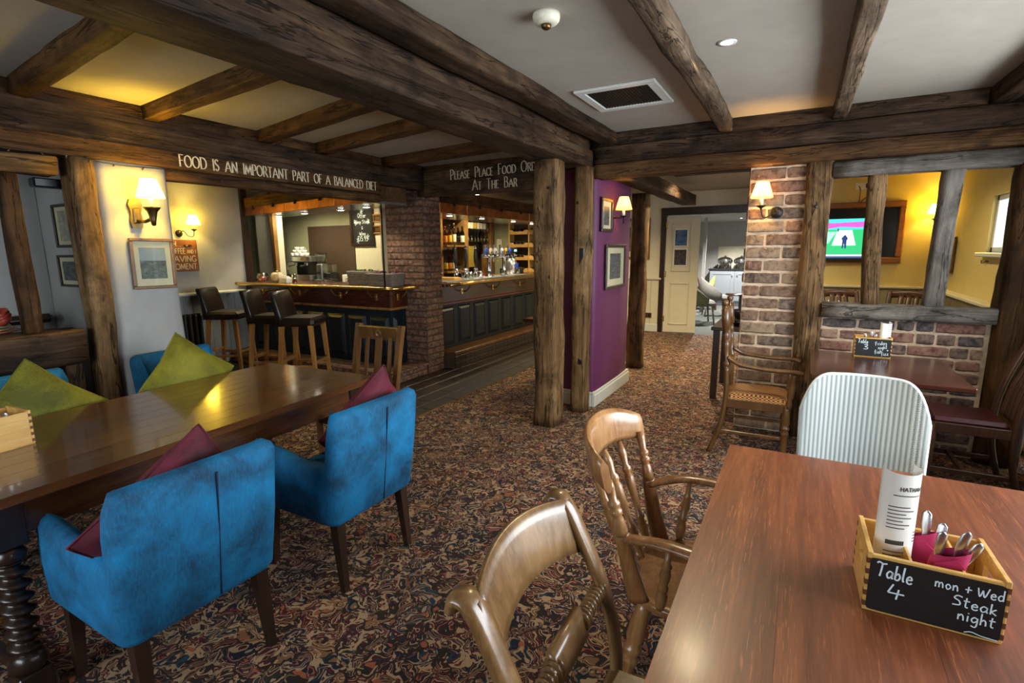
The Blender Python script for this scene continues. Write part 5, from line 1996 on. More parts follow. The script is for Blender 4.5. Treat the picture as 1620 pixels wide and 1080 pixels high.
def bottle(loc, h, r, mat, label, cap, lab=None, inv=False, group='spirit bottles on the back bar'):
    t = empty('bottle', loc, 0, label, 'bottle', group)
    if inv:
        t.rotation_euler = (PI, 0, 0)
    MB().lathe([(.001, 0), (r, .004), (r, h * .58), (r * .8, h * .66), (r * .36, h * .76), (r * .33, h * .93), (.001, h * .93)], 12).build('glass', mat, t)
    MB().lathe([(.001, h * .90), (r * .4, h * .90), (r * .4, h), (.001, h)], 10).build('cap', cap, t)
    if lab:
        MB().lathe([(r + .001, h * .16), (r + .0015, h * .17), (r + .0015, h * .48), (r + .001, h * .49)], 12).build('label', lab, t)
    if inv:
        MB().lathe([(.012, h * 1.0), (.022, h * 1.01), (.022, h * 1.18), (.008, h * 1.2), (.001, h * 1.25)], 10).build('optic', M_chrome, t)


M_capr = plain('red_cap', K(170, 20, 24), .4)
M_capg = plain('gold_cap', (.6, .4, .12, 1), .35, 1)
M_labw = plain('white_bottle_label', K(226, 220, 200), .6)
M_labo = plain('orange_bottle_label', K(206, 120, 40), .6)
M_laby = plain('yellow_bottle_label', K(214, 176, 50), .6)
for i, (mt, lb, cp, lab) in enumerate(((M_bred, M_labo, M_capr, 'red capped spirit bottle at the left of the upper shelf'), (M_bamber, M_laby, M_black, 'amber bottle on the upper shelf'), (M_bclear, M_labw, M_capg, 'clear bottle with white label on the upper shelf'), (M_bdark, None, M_black, 'dark olive bottle on the upper shelf'), (M_bdark, M_labw, M_black, 'dark bottle with large white label at the right of the upper shelf'))):
    bottle((-5.50, 7.50 + i * .135, 1.59), .33 + .03 * (i % 3), .042, mt, lab, cp, lb)
for i, (mt, lb, cp, lab) in enumerate(((M_bclear, M_laby, M_black, 'bottle with yellow label on the lower shelf'), (M_bred, M_labo, M_capr, 'pink red bottle on the lower shelf'), (M_bclear, M_labw, M_capr, 'white labelled bottle with red cap on the lower shelf'))):
    bottle((-5.50, 7.50 + i * .12, 1.13), .30, .040, mt, lab, cp, lb)
oc = [(M_bred, M_labw), (M_bclear, M_labw), (M_bclear, M_laby), (M_bclear, M_labw), (M_bgreen, M_labw), (M_bclear, M_labw), (M_bclear, None)]
for i, (mt, lb) in enumerate(oc):
    bottle((-5.53, 8.28 + i * .112, 2.07), .33, .042, mt, ['red', 'first white labelled', 'yellow labelled', 'second white labelled', 'green', 'third white labelled', 'last clear'][i] + ' upside down spirit bottle on the optic rail', M_black, lb, True)
tum = MB().lathe([(.001, 0), (.03, 0), (.037, .09), (.034, .09), (.028, .01), (.001, .009)], 12).mesh('drinking_glass')
tum.materials.append(M_tumbler)


def tumbler(loc, label, group):
    o = inst('drinking_glass', tum, None, loc)
    tag(o, label, 'glass', group)


for i in range(4):
    tumbler((-5.48, 7.86 + i * .075, 1.13), 'small glass on the lower rustic shelf beside the bottles', 'small glasses on the rustic shelf')
# mug rack facing -Y
q0, q1 = px(808, 352, Y=9.05), px(850, 352, Y=9.05)
rk = empty('glass_rack', (q0.x, 9.05, 1.0), 0, 'pale wooden rack of drinking glasses behind the bar', 'rack')
rw, rh = .86, 1.03
wpart('back_panel', MB().box((q0.x, 9.17, 1.0), (q0.x + rw, 9.19, 1.0 + rh)), M_dark, rk)
for x in (0, rw / 2, rw):
    wpart('upright', MB().box((q0.x + x - .012, 8.98, 1.0), (q0.x + x + .012, 9.18, 1.0 + rh), .003), M_crate, rk)
wpart('top_board', MB().box((q0.x - .012, 8.98, 1.0 + rh), (q0.x + rw + .012, 9.18, 1.0 + rh + .025), .003), M_crate, rk)
for j in range(4):
    z = 1.06 + j * .245
    wpart('shelf', MB().box((q0.x + .012, 8.98, z), (q0.x + rw - .012, 9.17, z + .02), .003), M_crate, rk)
    for c in range(2):
        xa = q0.x + c * rw / 2 + .014
        xb = xa + rw / 2 - .028
        poly = [(xa, z), (xb, z), (xb, z + .085), (xb - .06, z + .085), (xb - .09, z + .055), (xa + .09, z + .055), (xa + .06, z + .085), (xa, z + .085)]
        wpart('front_lip', MB().prism([(x, zz) for x, zz in poly], 0, .014, Matrix.Translation((0, 8.98, 0)) @ RX(PI / 2)), M_crate, rk)
        for k in range(5):
            for d in range(2):
                tumbler((xa + .05 + k * .078, 9.03 + d * .085, z + .02), 'drinking glass standing in the pale wooden rack', 'glasses in the pale rack')
tag(MB().box((-5.42, 9.12, 1.42), (-5.30, 9.2, 1.72), .02).build('soap_dispenser', M_offw), 'white wall dispenser left of the glass rack', 'dispenser')

# beer pumps and taps
for i, y in enumerate((6.10, 6.36, 6.62)):
    t = empty('hand_pump', (-4.30, y, 1.085), 0, ['black hand pump nearest the brick bar pillar', 'middle black hand pump on the bar', 'black hand pump nearest the chrome taps'][i], 'hand pump', 'hand pumps on the bar')
    MB().lathe([(.05, 0), (.05, .02), (.035, .04), (.03, .12), (.04, .14), (.02, .16)], 16).build('base', M_chrome, t)
    MB().lathe([(.012, .15), (.014, .2), (.024, .24), (.03, .32), (.022, .40), (.016, .44), (.02, .46), (.012, .48), (.001, .485)], 14).build('handle', M_black, t)
    MB().lathe([(.017, .435), (.019, .44), (.019, .455), (.016, .46)], 12).build('ferrule', M_chrome, t)
    MB().tube([(.03, 0, .1), (.10, 0, .1), (.11, 0, .05), (.11, 0, .01)], .008, 6).build('spout', M_chrome, t)
bad = [plain('blue_badge', K(40, 80, 190), .3), plain('cream_badge', K(226, 206, 160), .3), plain('silver_badge', K(210, 216, 230), .3), plain('gold_badge', K(214, 160, 50), .3)]
for i, (y, nb) in enumerate(((6.95, 3), (7.42, 3))):
    t = empty('beer_tap_tower', (-4.26, y, 1.085), 0, ['left chrome beer tap tower with round badges', 'right chrome beer tap tower with round badges'][i], 'beer tap')
    MB().lathe([(.07, 0), (.072, .015), (.05, .03), (.038, .06), (.033, .1), (.033, .26), (.045, .30), (.04, .33)], 18).build('column', M_chrome, t)
    MB().tube([(0, -.18, .33), (0, .18, .33)], .030, 14).build('cross_bar', M_chrome, t)
    for k in range(nb):
        yy = -.13 + k * .13
        MB().lathe([(.001, 0), (.045, 0), (.05, .008), (.045, .014), (.001, .014)], 20).build('badge', bad[(k + i * 2) % 4], t, (.03, yy, .40), (0, PI / 2, 0))
        MB().box((-.015, yy - .02, .35), (.015, yy + .02, .50), .006).build('badge_stem', M_chrome, t)
        MB().tube([(.03, yy, .33), (.08, yy, .32), (.085, yy, .24)], .010, 8).build('tap_spout', M_chrome, t)
        MB().cyl((.03, yy, .34), (.06, yy, .40), .007).build('tap_lever', M_black, t)
t = empty('swan_neck_tap', (-4.35, 5.72, 1.085), 0, 'thin chrome swan neck tap with a red tip on the bar', 'tap')
MB().tube(spline([(0, 0, 0), (0, 0, .2), (0, .03, .26), (0, .09, .24), (0, .12, .1)], 5), .009, 8).build('neck', M_chrome, t)
MB().lathe([(.014, 0), (.018, .02), (.014, .06), (.001, .065)], 10).build('tip', M_capr, t)
tag(MB().box((-4.52, 5.85, 1.094), (-4.15, 6.0, 1.13), .004).build('cutting_board', M_crate), 'pale wooden board on the bar beside the swan neck tap', 'board')
tag(MB().box((-5.5, 8.3, 1.0), (-5.34, 8.95, 1.04), .01).build('red_tray', M_capr), 'red tray on the back bar counter under the spirits', 'tray')
for i, y in enumerate((6.22, 6.48, 6.74, 7.15, 7.65)):
    tumbler((-4.12, y, 1.094), 'empty glass on the steel drip tray by the hand pumps' if i < 3 else 'empty glass on the drip tray by the chrome taps', 'glasses on the drip tray')
t = empty('bar_till', (-4.58, 8.25, 1.085), 0, 'black bar till with a cyan display beside the glass rack', 'till')
MB().box((-.16, -.17, 0), (.16, .17, .10), .015).build('base', M_black, t)
MB().box((-.02, -.15, -.12), (.02, .15, .12), .012).build('screen', M_black, t, (-.03, 0, .24), (0, -.3, 0))
MB().cyl((.06, 0, .08), (.06, 0, .36), .014).build('pole', M_black, t)
cd = MB().box((-.02, -.09, 0), (.02, .09, .09), .01).build('customer_display', M_black, t, (.06, 0, .36))
MB().box((.0205, -.04, .03), (.0215, .04, .06)).build('display_digits', emis('cyan_display', (.05, .8, .75, 1), 2.5), cd)
t = empty('glass_chiller', (-4.42, 7.95, 1.085), 0, 'rounded blue and steel drinks dispenser on the bar', 'dispenser')
MB().lathe([(.001, 0), (.11, 0), (.11, .12), (.10, .2), (.06, .26), (.001, .28)], 20).build('body', M_steel, t)
MB().box((.08, -.05, .10), (.118, .05, .19), .01).build('front_badge', bad[0], t)

# ---------------------------------------------------------------- far left wall furniture
ds = empty('wall_shelf', (-6.86, 3.3, .95), 0, 'white ledge shelf along the wall beside the stools', 'shelf')
wpart('ledge', MB().box((-6.9, 2.1, .955), (-6.74, 4.5, .99), .008), M_base, ds)
for y in (3.0, 3.75, 4.3):
    wpart('shelf_bracket', MB().prism([(-6.9, .955), (-6.78, .955), (-6.9, .86)], y - .012, y + .012, RX(PI / 2) @ Matrix.Scale(-1, 4, (0, 0, 1))), M_base, ds)
wn = bpy.data.objects.new('trim_3', None)
col.objects.link(wn)
wn['kind'] = 'structure'
wbm = MB().box((-6.9, -.056, .1), (-6.885, .056, .955), .004).mesh('board')
wbm.materials.append(M_wainsb)
for i in range(21):
    inst('board', wbm, wn, (0, 2.16 + i * .115, 0))
sbox('baseboard_far_left', (-6.9, 2.09, 0), (-6.875, 4.24, .12), M_base, .005)
rd = empty('radiator', (-6.80, 3.62, 0), 0, 'dark cast iron radiator behind the far bar stool', 'radiator')
col_m = MB().tube([(0, 0, .10), (0, 0, .14), (0, 0, .68), (0, 0, .72)], [(.022, .05), (.026, .055), (.026, .055), (.022, .05)], 10, up=(1, 0, 0)).mesh('column')
col_m.materials.append(M_radi)
for i in range(8):
    inst('column', col_m, rd, (0, -.24 + i * .066, 0), (0, 0, 0))
MB().box((-.03, -.25, 0), (.03, -.21, .12), .004).box((-.03, .21, 0), (.03, .25, .12), .004).build('feet', M_radi, rd)
sg = MB()
sgn = sg.box((0, -.20, 0), (.018, .20, .40), .006).build('coffee_sign', plain('brown_sign_board', K(132, 78, 42), .7, 0, 14, .2), None, (-6.898, 3.765, 1.262))
tag(sgn, 'brown wooden coffee sign with white words under the far wall lamp', 'sign')
mb = MB()
Ms = frame_m((.0188, 0, 0), (0, 1, 0), (0, 0, 1))
for (tx, y, z, w, h) in (('OH...', -.16, .315, .16, .062), ('COFFEE', -.16, .225, .20, .066), ('AND I', .065, .228, .11, .045), ('HAVING', -.16, .125, .33, .072), ('MOMENT', -.16, .03, .33, .068)):
    lettering(mb, tx, CAPS, h, Ms @ T(y, z, 0), .085, False, .12, w)
mb.build('sign_lettering', M_letter, sgn)
mb = MB()
mb.prism([(.07 + .045 * math.cos(a), .335 + .032 * math.sin(a)) for a in [PI + PI * k / 10 for k in range(11)]], 0, .002, Ms)
mb.tube([Ms @ Vector(p) for p in ((.112, .335, .001), (.135, .335, .001), (.133, .315, .001), (.105, .312, .001))], .004, 5)
mb.build('painted_cup', M_dark, sgn)
MB().prism([(.07, .312), (.085, .327), (.08, .334), (.07, .328), (.06, .334), (.055, .327)], .002, .003, Ms).build('painted_heart', M_letter, sgn)


# ---------------------------------------------------------------- wall lamps (local: wall at y=0, out = -Y)
def sconce(loc, rz, label, style, shade_mat, power, color, arm=(0, -.13), sc=1.0, group='wall lamps'):
    t = empty('wall_lamp', loc, rz, label, 'wall lamp', group)
    ax, ay = arm
    if style == 'plaque':
        MB().prism([(-.03, -.10), (.03, -.10), (.038, -.05), (.03, 0), (.042, .05), (.03, .085), (0, .095), (-.03, .085), (-.042, .05), (-.03, 0), (-.038, -.05)], 0, .018, RX(PI / 2)).build('backplate', M_abrass, t)
        MB().box((-.02, -.03, -.07), (.02, -.012, .03), .006).build('bracket', M_abrass, t)
        MB().lathe([(.001, -.09), (.012, -.085), (.018, -.05), (.028, 0), (.045, .02), (.05, .028), (.012, .03), (.001, .03)], 14).build('candle_cup', M_abrass, t, (ax, ay * .72, .0))
        MB().tube([(0, -.01, -.05), (ax * .5, ay * .4, -.06), (ax, ay * .72, -.04)], .012, 8).build('arm', M_abrass, t)
        cx, cy, cz0 = ax, ay * .72, .03
    elif style == 'scroll':
        MB().lathe([(.001, .02), (.015, .018), (.04, .008), (.045, 0), (.001, 0)], 18).build('backplate', M_iron, t, (0, 0, 0), (PI / 2, 0, 0))
        MB().tube(spline([(0, -.01, 0), (ax * .25, -.05, .03), (ax * .5, ay * .7, -.03), (ax * .85, ay, -.035), (ax, ay, .03)], 6), .006, 7).build('arm', M_iron, t)
        MB().lathe([(.006, .02), (.01, .03), (.034, .045), (.036, .05), (.001, .05)], 16).build('candle_cup', M_iron, t, (ax, ay, 0))
        cx, cy, cz0 = ax, ay, .05
    else:
        MB().box((-.014, -.012, -.10), (.014, 0, .10), .004).build('backplate', M_iron, t)
        MB().tube([(0, -.01, 0), (ax, ay, 0)], .007, 7).build('arm', M_iron, t)
        MB().cyl((0, ay, -.06), (0, ay, .02), .006).build('stem', M_iron, t)
        MB().lathe([(.006, .0), (.034, .014), (.034, .018), (.001, .018)], 16).build('candle_cup', M_iron, t, (ax, ay, 0))
        cx, cy, cz0 = ax, ay, .018
    MB().lathe([(.014, 0), (.014, .075), (.001, .075)], 12).build('candle_tube', M_candle, t, (cx, cy, cz0))
    MB().lathe([(.001, .0), (.012, .008), (.016, .03), (.010, .05), (.001, .06)], 12).build('bulb', M_bulb, t, (cx, cy, cz0 + .076))
    s0 = cz0 + .055
    n = 28
    rr = []
    for r_, z in ((.080, 0), (.042, .122)):
        rr.append([(r_ * math.cos(2 * PI * j / n), r_ * math.sin(2 * PI * j / n), z) for j in range(n)])
    sh_ = MB().rings(rr, True, False).build('lamp_shade', shade_mat, t, (cx, cy, s0))
    for r_, z in ((.080, 0), (.042, .122)):
        MB().tube([(r_ * math.cos(2 * PI * j / n), r_ * math.sin(2 * PI * j / n), z) for j in range(n)], .0022, 5, closed=True).build('shade_trim', M_abrass, sh_)
    point('lamp_light', (cx, cy, s0 + .055), power, color, .018, t)
    t.scale = (sc, sc, sc)
    return t


WARM = (1, .62, .20)
sconce((-3.842, 1.835, 1.76), PI / 2, 'glowing wall lamp with brass candle bracket on the white wall end', 'plaque', M_shade, 40, (1, .66, .05), (.02, -.24))
sconce((-6.9, 3.77, 1.74), PI / 2, 'glowing wall lamp with a scroll arm above the coffee sign', 'scroll', M_shade, 34, (1, .68, .13), (.11, -.14))
sconce((-1.64, 5.0, 1.80), PI / 2, 'parchment shaded wall lamp on the plum wall', 'bar', M_shadep, 9, (1, .55, .14), (0, -.11))
sconce((-.19, 4.602, 1.77), 0, 'parchment shaded wall lamp with a scroll arm on the brick pillar', 'scroll', M_shadep, 24, (1, .55, .14), (-.105, -.12))
q = px(1472, 342, Y=8.3)
sconce((q.x + .10, 8.4, q.z - .08), 0, 'wall lamp half hidden behind the thin upright in the yellow room', 'scroll', M_shade, 20, (1, .68, .15), (-.06, -.12))
# ---------------------------------------------------------------- ceiling fittings
t = empty('smoke_detector', (-1.04, 2.20, CEIL), 0, 'round white smoke detector on the ceiling', 'smoke detector')
MB().lathe([(.058, 0), (.060, -.012), (.056, -.030), (.046, -.040), (.03, -.043)], 24).build('body', M_offw, t)
MB().lathe([(.022, -.043), (.020, -.056), (.012, -.062), (.001, -.063)], 14).build('sensor_cage', M_abrass, t)
t = empty('air_vent', (-1.10, 3.55, CEIL), 0, 'square ceiling vent with a dark grille and white frame', 'air vent')
f = MB()
for (x0, y0, x1, y1) in ((-.26, -.27, .26, -.21), (-.26, .21, .26, .27), (-.26, -.21, -.20, .21), (.20, -.21, .26, .21)):
    f.box((x0, y0, -.016), (x1, y1, 0), .004)
f.build('frame', M_base, t)
MB().box((-.21, -.22, -.003), (.21, .22, 0)).build('backing', M_worktop, t)
gm = MB().box((-.205, -.003, -.009), (.205, .003, -.004)).mesh('grille_bar')
gm.materials.append(M_iron)
gm2 = MB().box((-.003, -.215, -.010), (.003, .215, -.005)).mesh('grille_bar')
gm2.materials.append(M_iron)
for i in range(20):
    inst('grille_bar', gm, t, (0, -.20 + i * .021, 0))
    inst('grille_bar', gm2, t, (-.195 + i * .0205, 0, 0))


def downlight(x, y, z, label, power, color=(1, .86, .58), ang=110, grp='ceiling downlights'):
    t = empty('downlight', (x, y, z), 0, label, 'downlight', grp)
    MB().lathe([(.030, -.002), (.045, -.004), (.046, 0), (.030, 0)], 22).build('bezel', M_base, t)
    MB().lathe([(.001, -.003), (.029, -.003), (.029, 0)], 18).build('lens', M_led, t)
    spot('downlight_lamp', (0, 0, -.012), power, color, ang, t)
    return t


downlight(-.40, 2.93, CEIL, 'glowing downlight between the two narrow ceiling beams', 34, (1, .82, .5), 140)
downlight(-1.1, 6.9, 2.46, 'unseen downlight added to light the passage behind the header', 120, (1, .80, .50), 140)  # added lamp with no visible fitting, gives the passage its light
downlight(-2.6, 6.6, CEILL, 'unseen downlight added over the tiled bar aisle', 46, (1, .76, .42), 140)  # added lamp out of sight, warms the tiled aisle
downlight(-2.7, 8.0, CEILL, 'second unseen downlight added over the tiled bar aisle', 46, (1, .76, .42), 140)  # another added lamp out of sight, same warm fill for the aisle
downlight(.5, 6.4, 2.46, 'downlight in the yellow room ceiling', 30, (1, .8, .42), 150)
downlight(-1.7, 11.2, 2.2, 'first unseen downlight added to brighten the lobby', 240, (1, .96, .9), 150)  # added lamp, unseen fitting, lifts the dark lobby
downlight(-1.3, 13.6, 2.2, 'unseen lobby downlight added over the serving cabinet', 280, (1, .96, .9), 140)  # added unseen lamp brightening the back of the lobby
downlight(-7.2, 5.5, CEILL, 'downlight over the coffee machine', 44, (1, .9, .62), 150)
downlight(-6.2, 5.6, CEILL, 'downlight in front of the menu chalkboard', 44, (1, .86, .5), 150)
downlight(-5.0, 7.8, CEILL, 'downlight between the bar and the rustic shelves', 44, (1, .86, .5), 150)


def fairy(name, path, label, step=3):
    t = empty(name, (0, 0, 0), 0, label, 'string lights')
    p = spline(path, 6)
    MB().tube(p, .0028, 5).build('wire', M_black, t)
    for i in range(0, len(p), step):
        b = MB().lathe([(.001, -.022), (.004, -.020), (.0045, -.006), (.003, 0), (.001, 0)], 6).build('bulb', M_dark, t, p[i], (random.uniform(-.8, .8), random.uniform(-.8, .8), 0))


fairy('fairy_lights', [(-3.822, .9, 2.085), (-3.822, 1.25, 2.066), (-3.825, 1.5, 2.075), (-3.83, 1.75, 2.05), (-3.828, 2.1, 2.06), (-3.825, 2.45, 2.035), (-3.83, 2.8, 2.06), (-3.825, 3.15, 2.03), (-3.825, 3.5, 2.06), (-3.825, 3.95, 2.06)], 'dark wire of tiny unlit fairy lights under the lettered beam')
fairy('fairy_lights', [(-5.465, 7.33, 1.15), (-5.465, 7.31, 1.5), (-5.465, 7.33, 1.8), (-5.465, 7.32, 2.1)], 'string of tiny fairy lights up the rustic shelf post')

# ---------------------------------------------------------------- left alcove
sd_ = empty('alcove_sideboard', (-4.33, .7, 0), 0, 'dark sideboard in the left alcove', 'sideboard')
MB().box((-.27, -1.5, 0), (.27, .60, 1.0), .01).build('cabinet', M_dark, sd_)
MB().box((-.30, -1.55, 1.0), (.29, .64, 1.03), .012).build('top', M_dark, sd_)
MB().box((-.28, .12, 1.03), (-.20, .88, 1.09), .035).build('back_rest', M_dark, sd_)
for i, (r, z) in enumerate(((.125, 1.03), (.12, 1.045), (.115, 1.06))):
    tag(MB().lathe([(.001, 0), (r * .6, 0), (r, .016), (r * .98, .02), (r * .6, .006), (.001, .005)], 22).build('plate', plain('striped_red_plate_%d' % i, K(178 - 20 * i, 96 + 30 * i, 74 + 24 * i), .4), None, (-4.18, 1.14 - .012 * i, z)), ['lowest red striped plate of the alcove stack', 'middle red striped plate of the alcove stack', 'top pale plate of the alcove stack'][i], 'plate', 'plates in the left alcove')
M_redb = plain('red_striped_glaze', K(168, 66, 50), .35, 0, 24, .25)
for i in range(3):
    o = MB().lathe([(.001, 0), (.022, 0), (.046, .02), (.06, .052), (.057, .052), (.042, .02), (.001, .006)], 22).build('bowl', M_redb, None, (-4.17, 1.20 - .006 * i, 1.078 + .016 * i), (.38, .15, 0))
    tag(o, ['lowest tilted red bowl on the alcove plates', 'middle tilted red bowl on the alcove plates', 'top tilted red bowl on the alcove plates'][i], 'bowl', 'red bowls in the left alcove')
t = MB().box((-4.10, 1.40, 1.895), (-4.02, 1.64, 1.95), .008).build('junction_box', M_black)
tag(t, 'black socket strip under the rail in the left alcove', 'socket')


# ---------------------------------------------------------------- wooden table crates
def crate(name, loc, rz, w, d, h, label, texts, items=None, board=True):
    """front at -Y; texts: (string, x, z, size, align, rot, width)"""
    t = empty(name, loc, rz, label, 'crate')
    th = .009
    fr = MB().box((-w / 2 + th, -d / 2, .004), (w / 2 - th, -d / 2 + th, h), .0015).build('front', M_crate, t)
    MB().box((-w / 2 + th, d / 2 - th, .004), (w / 2 - th, d / 2, h), .0015).build('back', M_crate, t)
    MB().box((-w / 2 + .001, -d / 2 + .001, 0), (w / 2 - .001, d / 2 - .001, .006), .001).build('base', M_crate, t)
    sl, sz0, sz1 = .030, h * .58, h * .80
    for sx in (-1, 1):
        x0, x1 = (-w / 2, -w / 2 + th) if sx < 0 else (w / 2 - th, w / 2)
        e = MB().box((x0, -d / 2, .004), (x1, d / 2, sz0), .001).box((x0, -d / 2, sz1), (x1, d / 2, h + .004), .001).box((x0, -d / 2, sz0), (x1, -sl, sz1)).box((x0, sl, sz0), (x1, d / 2, sz1))
        side = e.build('end', M_crate, t)
        for k in range(5):
            for sy in (-1, 1):
                MB().box((x0 - .0006, sy * d / 2 - sy * .0095, h * (.08 + .19 * k)), (x1 + .0006, sy * d / 2 + sy * .0006, h * (.17 + .19 * k))).build('finger_joint', M_finger, side)
    for x in (-w * .16, w * .22):
        MB().box((x - .003, -d / 2 + th, .006), (x + .003, d / 2 - th, h * .93), .001).build('divider', M_crate, t)
    if board:
        bw, bh, r = w * .475, h * .45, .008
        poly = []
        for cx, cy, a0 in ((bw - r, bh - r, 0), (-bw + r, bh - r, 90), (-bw + r, -bh + r, 180), (bw - r, -bh + r, 270)):
            for k in range(5):
                a = math.radians(a0 + 22.5 * k)
                poly.append((cx + r * math.cos(a), cy + r * math.sin(a)))
        Mf = frame_m((0, -d / 2, h * .5), (1, 0, 0), (0, 0, 1))
        b = MB().prism(poly, 0, .0025, Mf).build('chalkboard_panel', M_board, t)
        for (tx, x, z, s, al, rot, wd_) in texts:
            mb = MB()
            lettering(mb, tx, HAND, s * h, Mf @ T(x * w, z * h, .0031) @ RZ(rot), .05, False, .10, None if wd_ is None else wd_ * w, al)
            mb.build('chalk_word', M_chalk, b)
    return t


M_finger = plain('burnt_finger_joint', K(96, 54, 24), .6)


def menu(loc, rz, h, r, label, title=True):
    t = empty('menu', loc, rz, label, 'menu')
    n = 26
    for s in range(2):
        a0, a1 = math.radians(165 - 6 * s), math.radians(400 - 14 * s)
        rs = r - .0015 * s
        rr0, rr1 = [], []
        vs, fs = [], []
        for j in range(5):
            for i in range(n + 1):
                a = a0 + (a1 - a0) * i / n
                zz = h * j / 4 * (1 if j < 4 else 1 - .05 * s) + (.012 * math.sin((i / n) * PI) * -1 if j == 4 else 0)
                vs.append((rs * math.cos(a), rs * .62 * math.sin(a), zz))
        for j in range(4):
            for i in range(n):
                q = j * (n + 1) + i
                fs.append((q, q + 1, q + n + 2, q + n + 1))
        mb = MB().add(vs, fs, True)
        vs2 = [((rs - .0006) * x / rs, (rs - .0006) * y / rs, z) for x, y, z in vs]
        mb.add(vs2, [q[::-1] for q in fs], True)
        mb.build('sheet', M_paper, t)

    def wrap(p):
        a = math.radians(215) + p.x / r * 1.15
        rad = r + .0008
        return Vector((rad * math.cos(a), rad * .62 * math.sin(a), p.y))
    ink = MB()
    tmp = MB()
    if title:
        lettering(tmp, 'HATHAWAYS', CAPS, .0090, T(.022, h * .83, 0), .10, False, .16, .058)
        for i, (x, y, w) in enumerate([(.012, .79, .05)] + [(.006, .70 - .028 * k, (.036, .044, .03, .04, .026, .038, .03)[k]) for k in range(7)] + [(.055, .50 - .024 * k, .012) for k in range(4)]):
            tmp.add([(x + w * q / 6, h * y + e, 0) for e in (0, .0022) for q in range(7)], [(q, q + 1, q + 8, q + 7) for q in range(6)])
        tmp.add([(.008 + .03 * q / 5, h * .40 + e, 0) for e in (0, .010) for q in range(6)], [(q, q + 1, q + 7, q + 6) for q in range(5)])
        for k in range(6):
            x, y, w = .006, .34 - .03 * k, (.034, .03, .038, .026, .034, .02)[k]
            tmp.add([(x + w * q / 6, h * y + e, 0) for e in (0, .002) for q in range(7)], [(q, q + 1, q + 8, q + 7) for q in range(6)])
    else:
        for k in range(12):
            x, y, w = .03, .88 - .055 * k, .03
            tmp.add([(x + w * q / 6, h * y + e, 0) for e in (0, .0022) for q in range(7)], [(q, q + 1, q + 8, q + 7) for q in range(6)])
    ink.add([wrap(Vector(v)) for v in tmp.v], tmp.f)
    ink.build('printed_text', M_ink, t)
    return t


def cutlery_roll(loc, rz, mat, label, tilt=(0, 0), group=None):
    t = empty('cutlery_roll', loc, rz, label, 'cutlery', group)
    t.rotation_euler = (tilt[0], tilt[1], rz)
    # napkin folded as a flat pocket with a pointed flap
    n = 12
    rr = []
    for z, k in ((0, .8), (.03, 1.0), (.07, 1.08), (.095, 1.02), (.10, .96)):
        rr.append([(.030 * k * math.cos(2 * PI * j / n), .014 * k * math.sin(2 * PI * j / n), z + (.012 * math.cos(2 * PI * j / n) if z > .08 else 0)) for j in range(n)])
    MB().rings(rr, True, False).build('napkin', mat, t)
    MB().prism([(-.028, 0), (.028, .0), (.03, .055), (.004, .082), (-.028, .06)], -.0165, -.0145, T(0, 0, .015) @ RX(PI / 2) @ T(0, 0, 0) @ Matrix.Scale(-1, 4, (0, 0, 1))).build('napkin_flap', mat, t)
    for i, (x, a, L) in enumerate(((-.012, -.12, .145), (.004, .04, .155), (.016, .16, .135))):
        p = [(0, 0, .02), (0, 0, L * .55), (0, 0, L * .8), (0, 0, L * .95), (0, 0, L)]
        MB().tube(p, [(.004, .002), (.005, .002), (.0095, .0026), (.0085, .0024), (.002, .001)], 10, up=(0, 1, 0)).build(('knife', 'fork', 'spoon')[i], M_steel, t, (x, .003 * (i - 1), 0), (0, a, 0))
    return t


c4 = crate('chalkboard_crate', (.280, 1.287, .75), .02, .224, .168, .128, 'pine crate with a table four chalkboard front in the foreground', [
    ('Table', -.43, .17, .25, 'l', -.06, .27), ('4', -.33, -.16, .25, 'l', 0, .13),
    ('mon + Wed', .0, .21, .18, 'l', .0, .46), ('Steak', .13, -.02, .19, 'l', -.03, .30), ('night', .18, -.24, .19, 'l', -.02, .25), ('~', .24, -.44, .14, 'l', -.06, .21)])
menu((.225, 1.300, .757), .28, .285, .036, 'rolled paper menu standing in the table four crate')
cutlery_roll((.298, 1.262, .80), .15, M_napkin, 'front magenta napkin roll of cutlery in the table four crate', (.18, .12), 'napkin rolls in the crates')
cutlery_roll((.283, 1.318, .785), -.3, M_napkin, 'rear magenta napkin roll of cutlery in the table four crate', (-.1, -.1), 'napkin rolls in the crates')

c3 = crate('chalkboard_crate', (.485, 4.315, .75), .0, .212, .14, .135, 'pine crate with a table three chalkboard front by the brick wall', [
    ('Table', -.43, .22, .22, 'l', -.06, .28), ('3', -.26, -.10, .26, 'l', 0, .13),
    ('Friday', .06, .12, .19, 'l', .18, .30), ('night', .14, -.06, .18, 'l', .12, .24), ('+', .36, -.16, .16, 'l', 0, .06), ('fish', .06, -.30, .19, 'l', .16, .2), ('fizz', .24, -.38, .19, 'l', .12, .19)])
menu((.555, 4.325, .757), .45, .235, .036, 'folded paper menu standing in the table three crate', False)
cutlery_roll((.475, 4.30, .770), .1, M_napred, 'red napkin roll of cutlery in the table three crate', (.1, -.1), 'napkin rolls in the crates')

cl = crate('cutlery_crate', (-2.70, .66, .75), PI / 2 + .12, .24, .16, .135, 'plain pine crate with an oval handle at the left edge of the long table', [], None, False)
cutlery_roll((-2.68, .70, .772), .6, M_napkin, 'magenta napkin roll of cutlery in the plain crate, nearest the olive cushion', (.15, .1), 'napkin rolls in the crates')
cutlery_roll((-2.73, .62, .772), 1.2, M_napkin, 'magenta napkin roll of cutlery in the plain crate at the frame edge', (-.1, .1), 'napkin rolls in the crates')

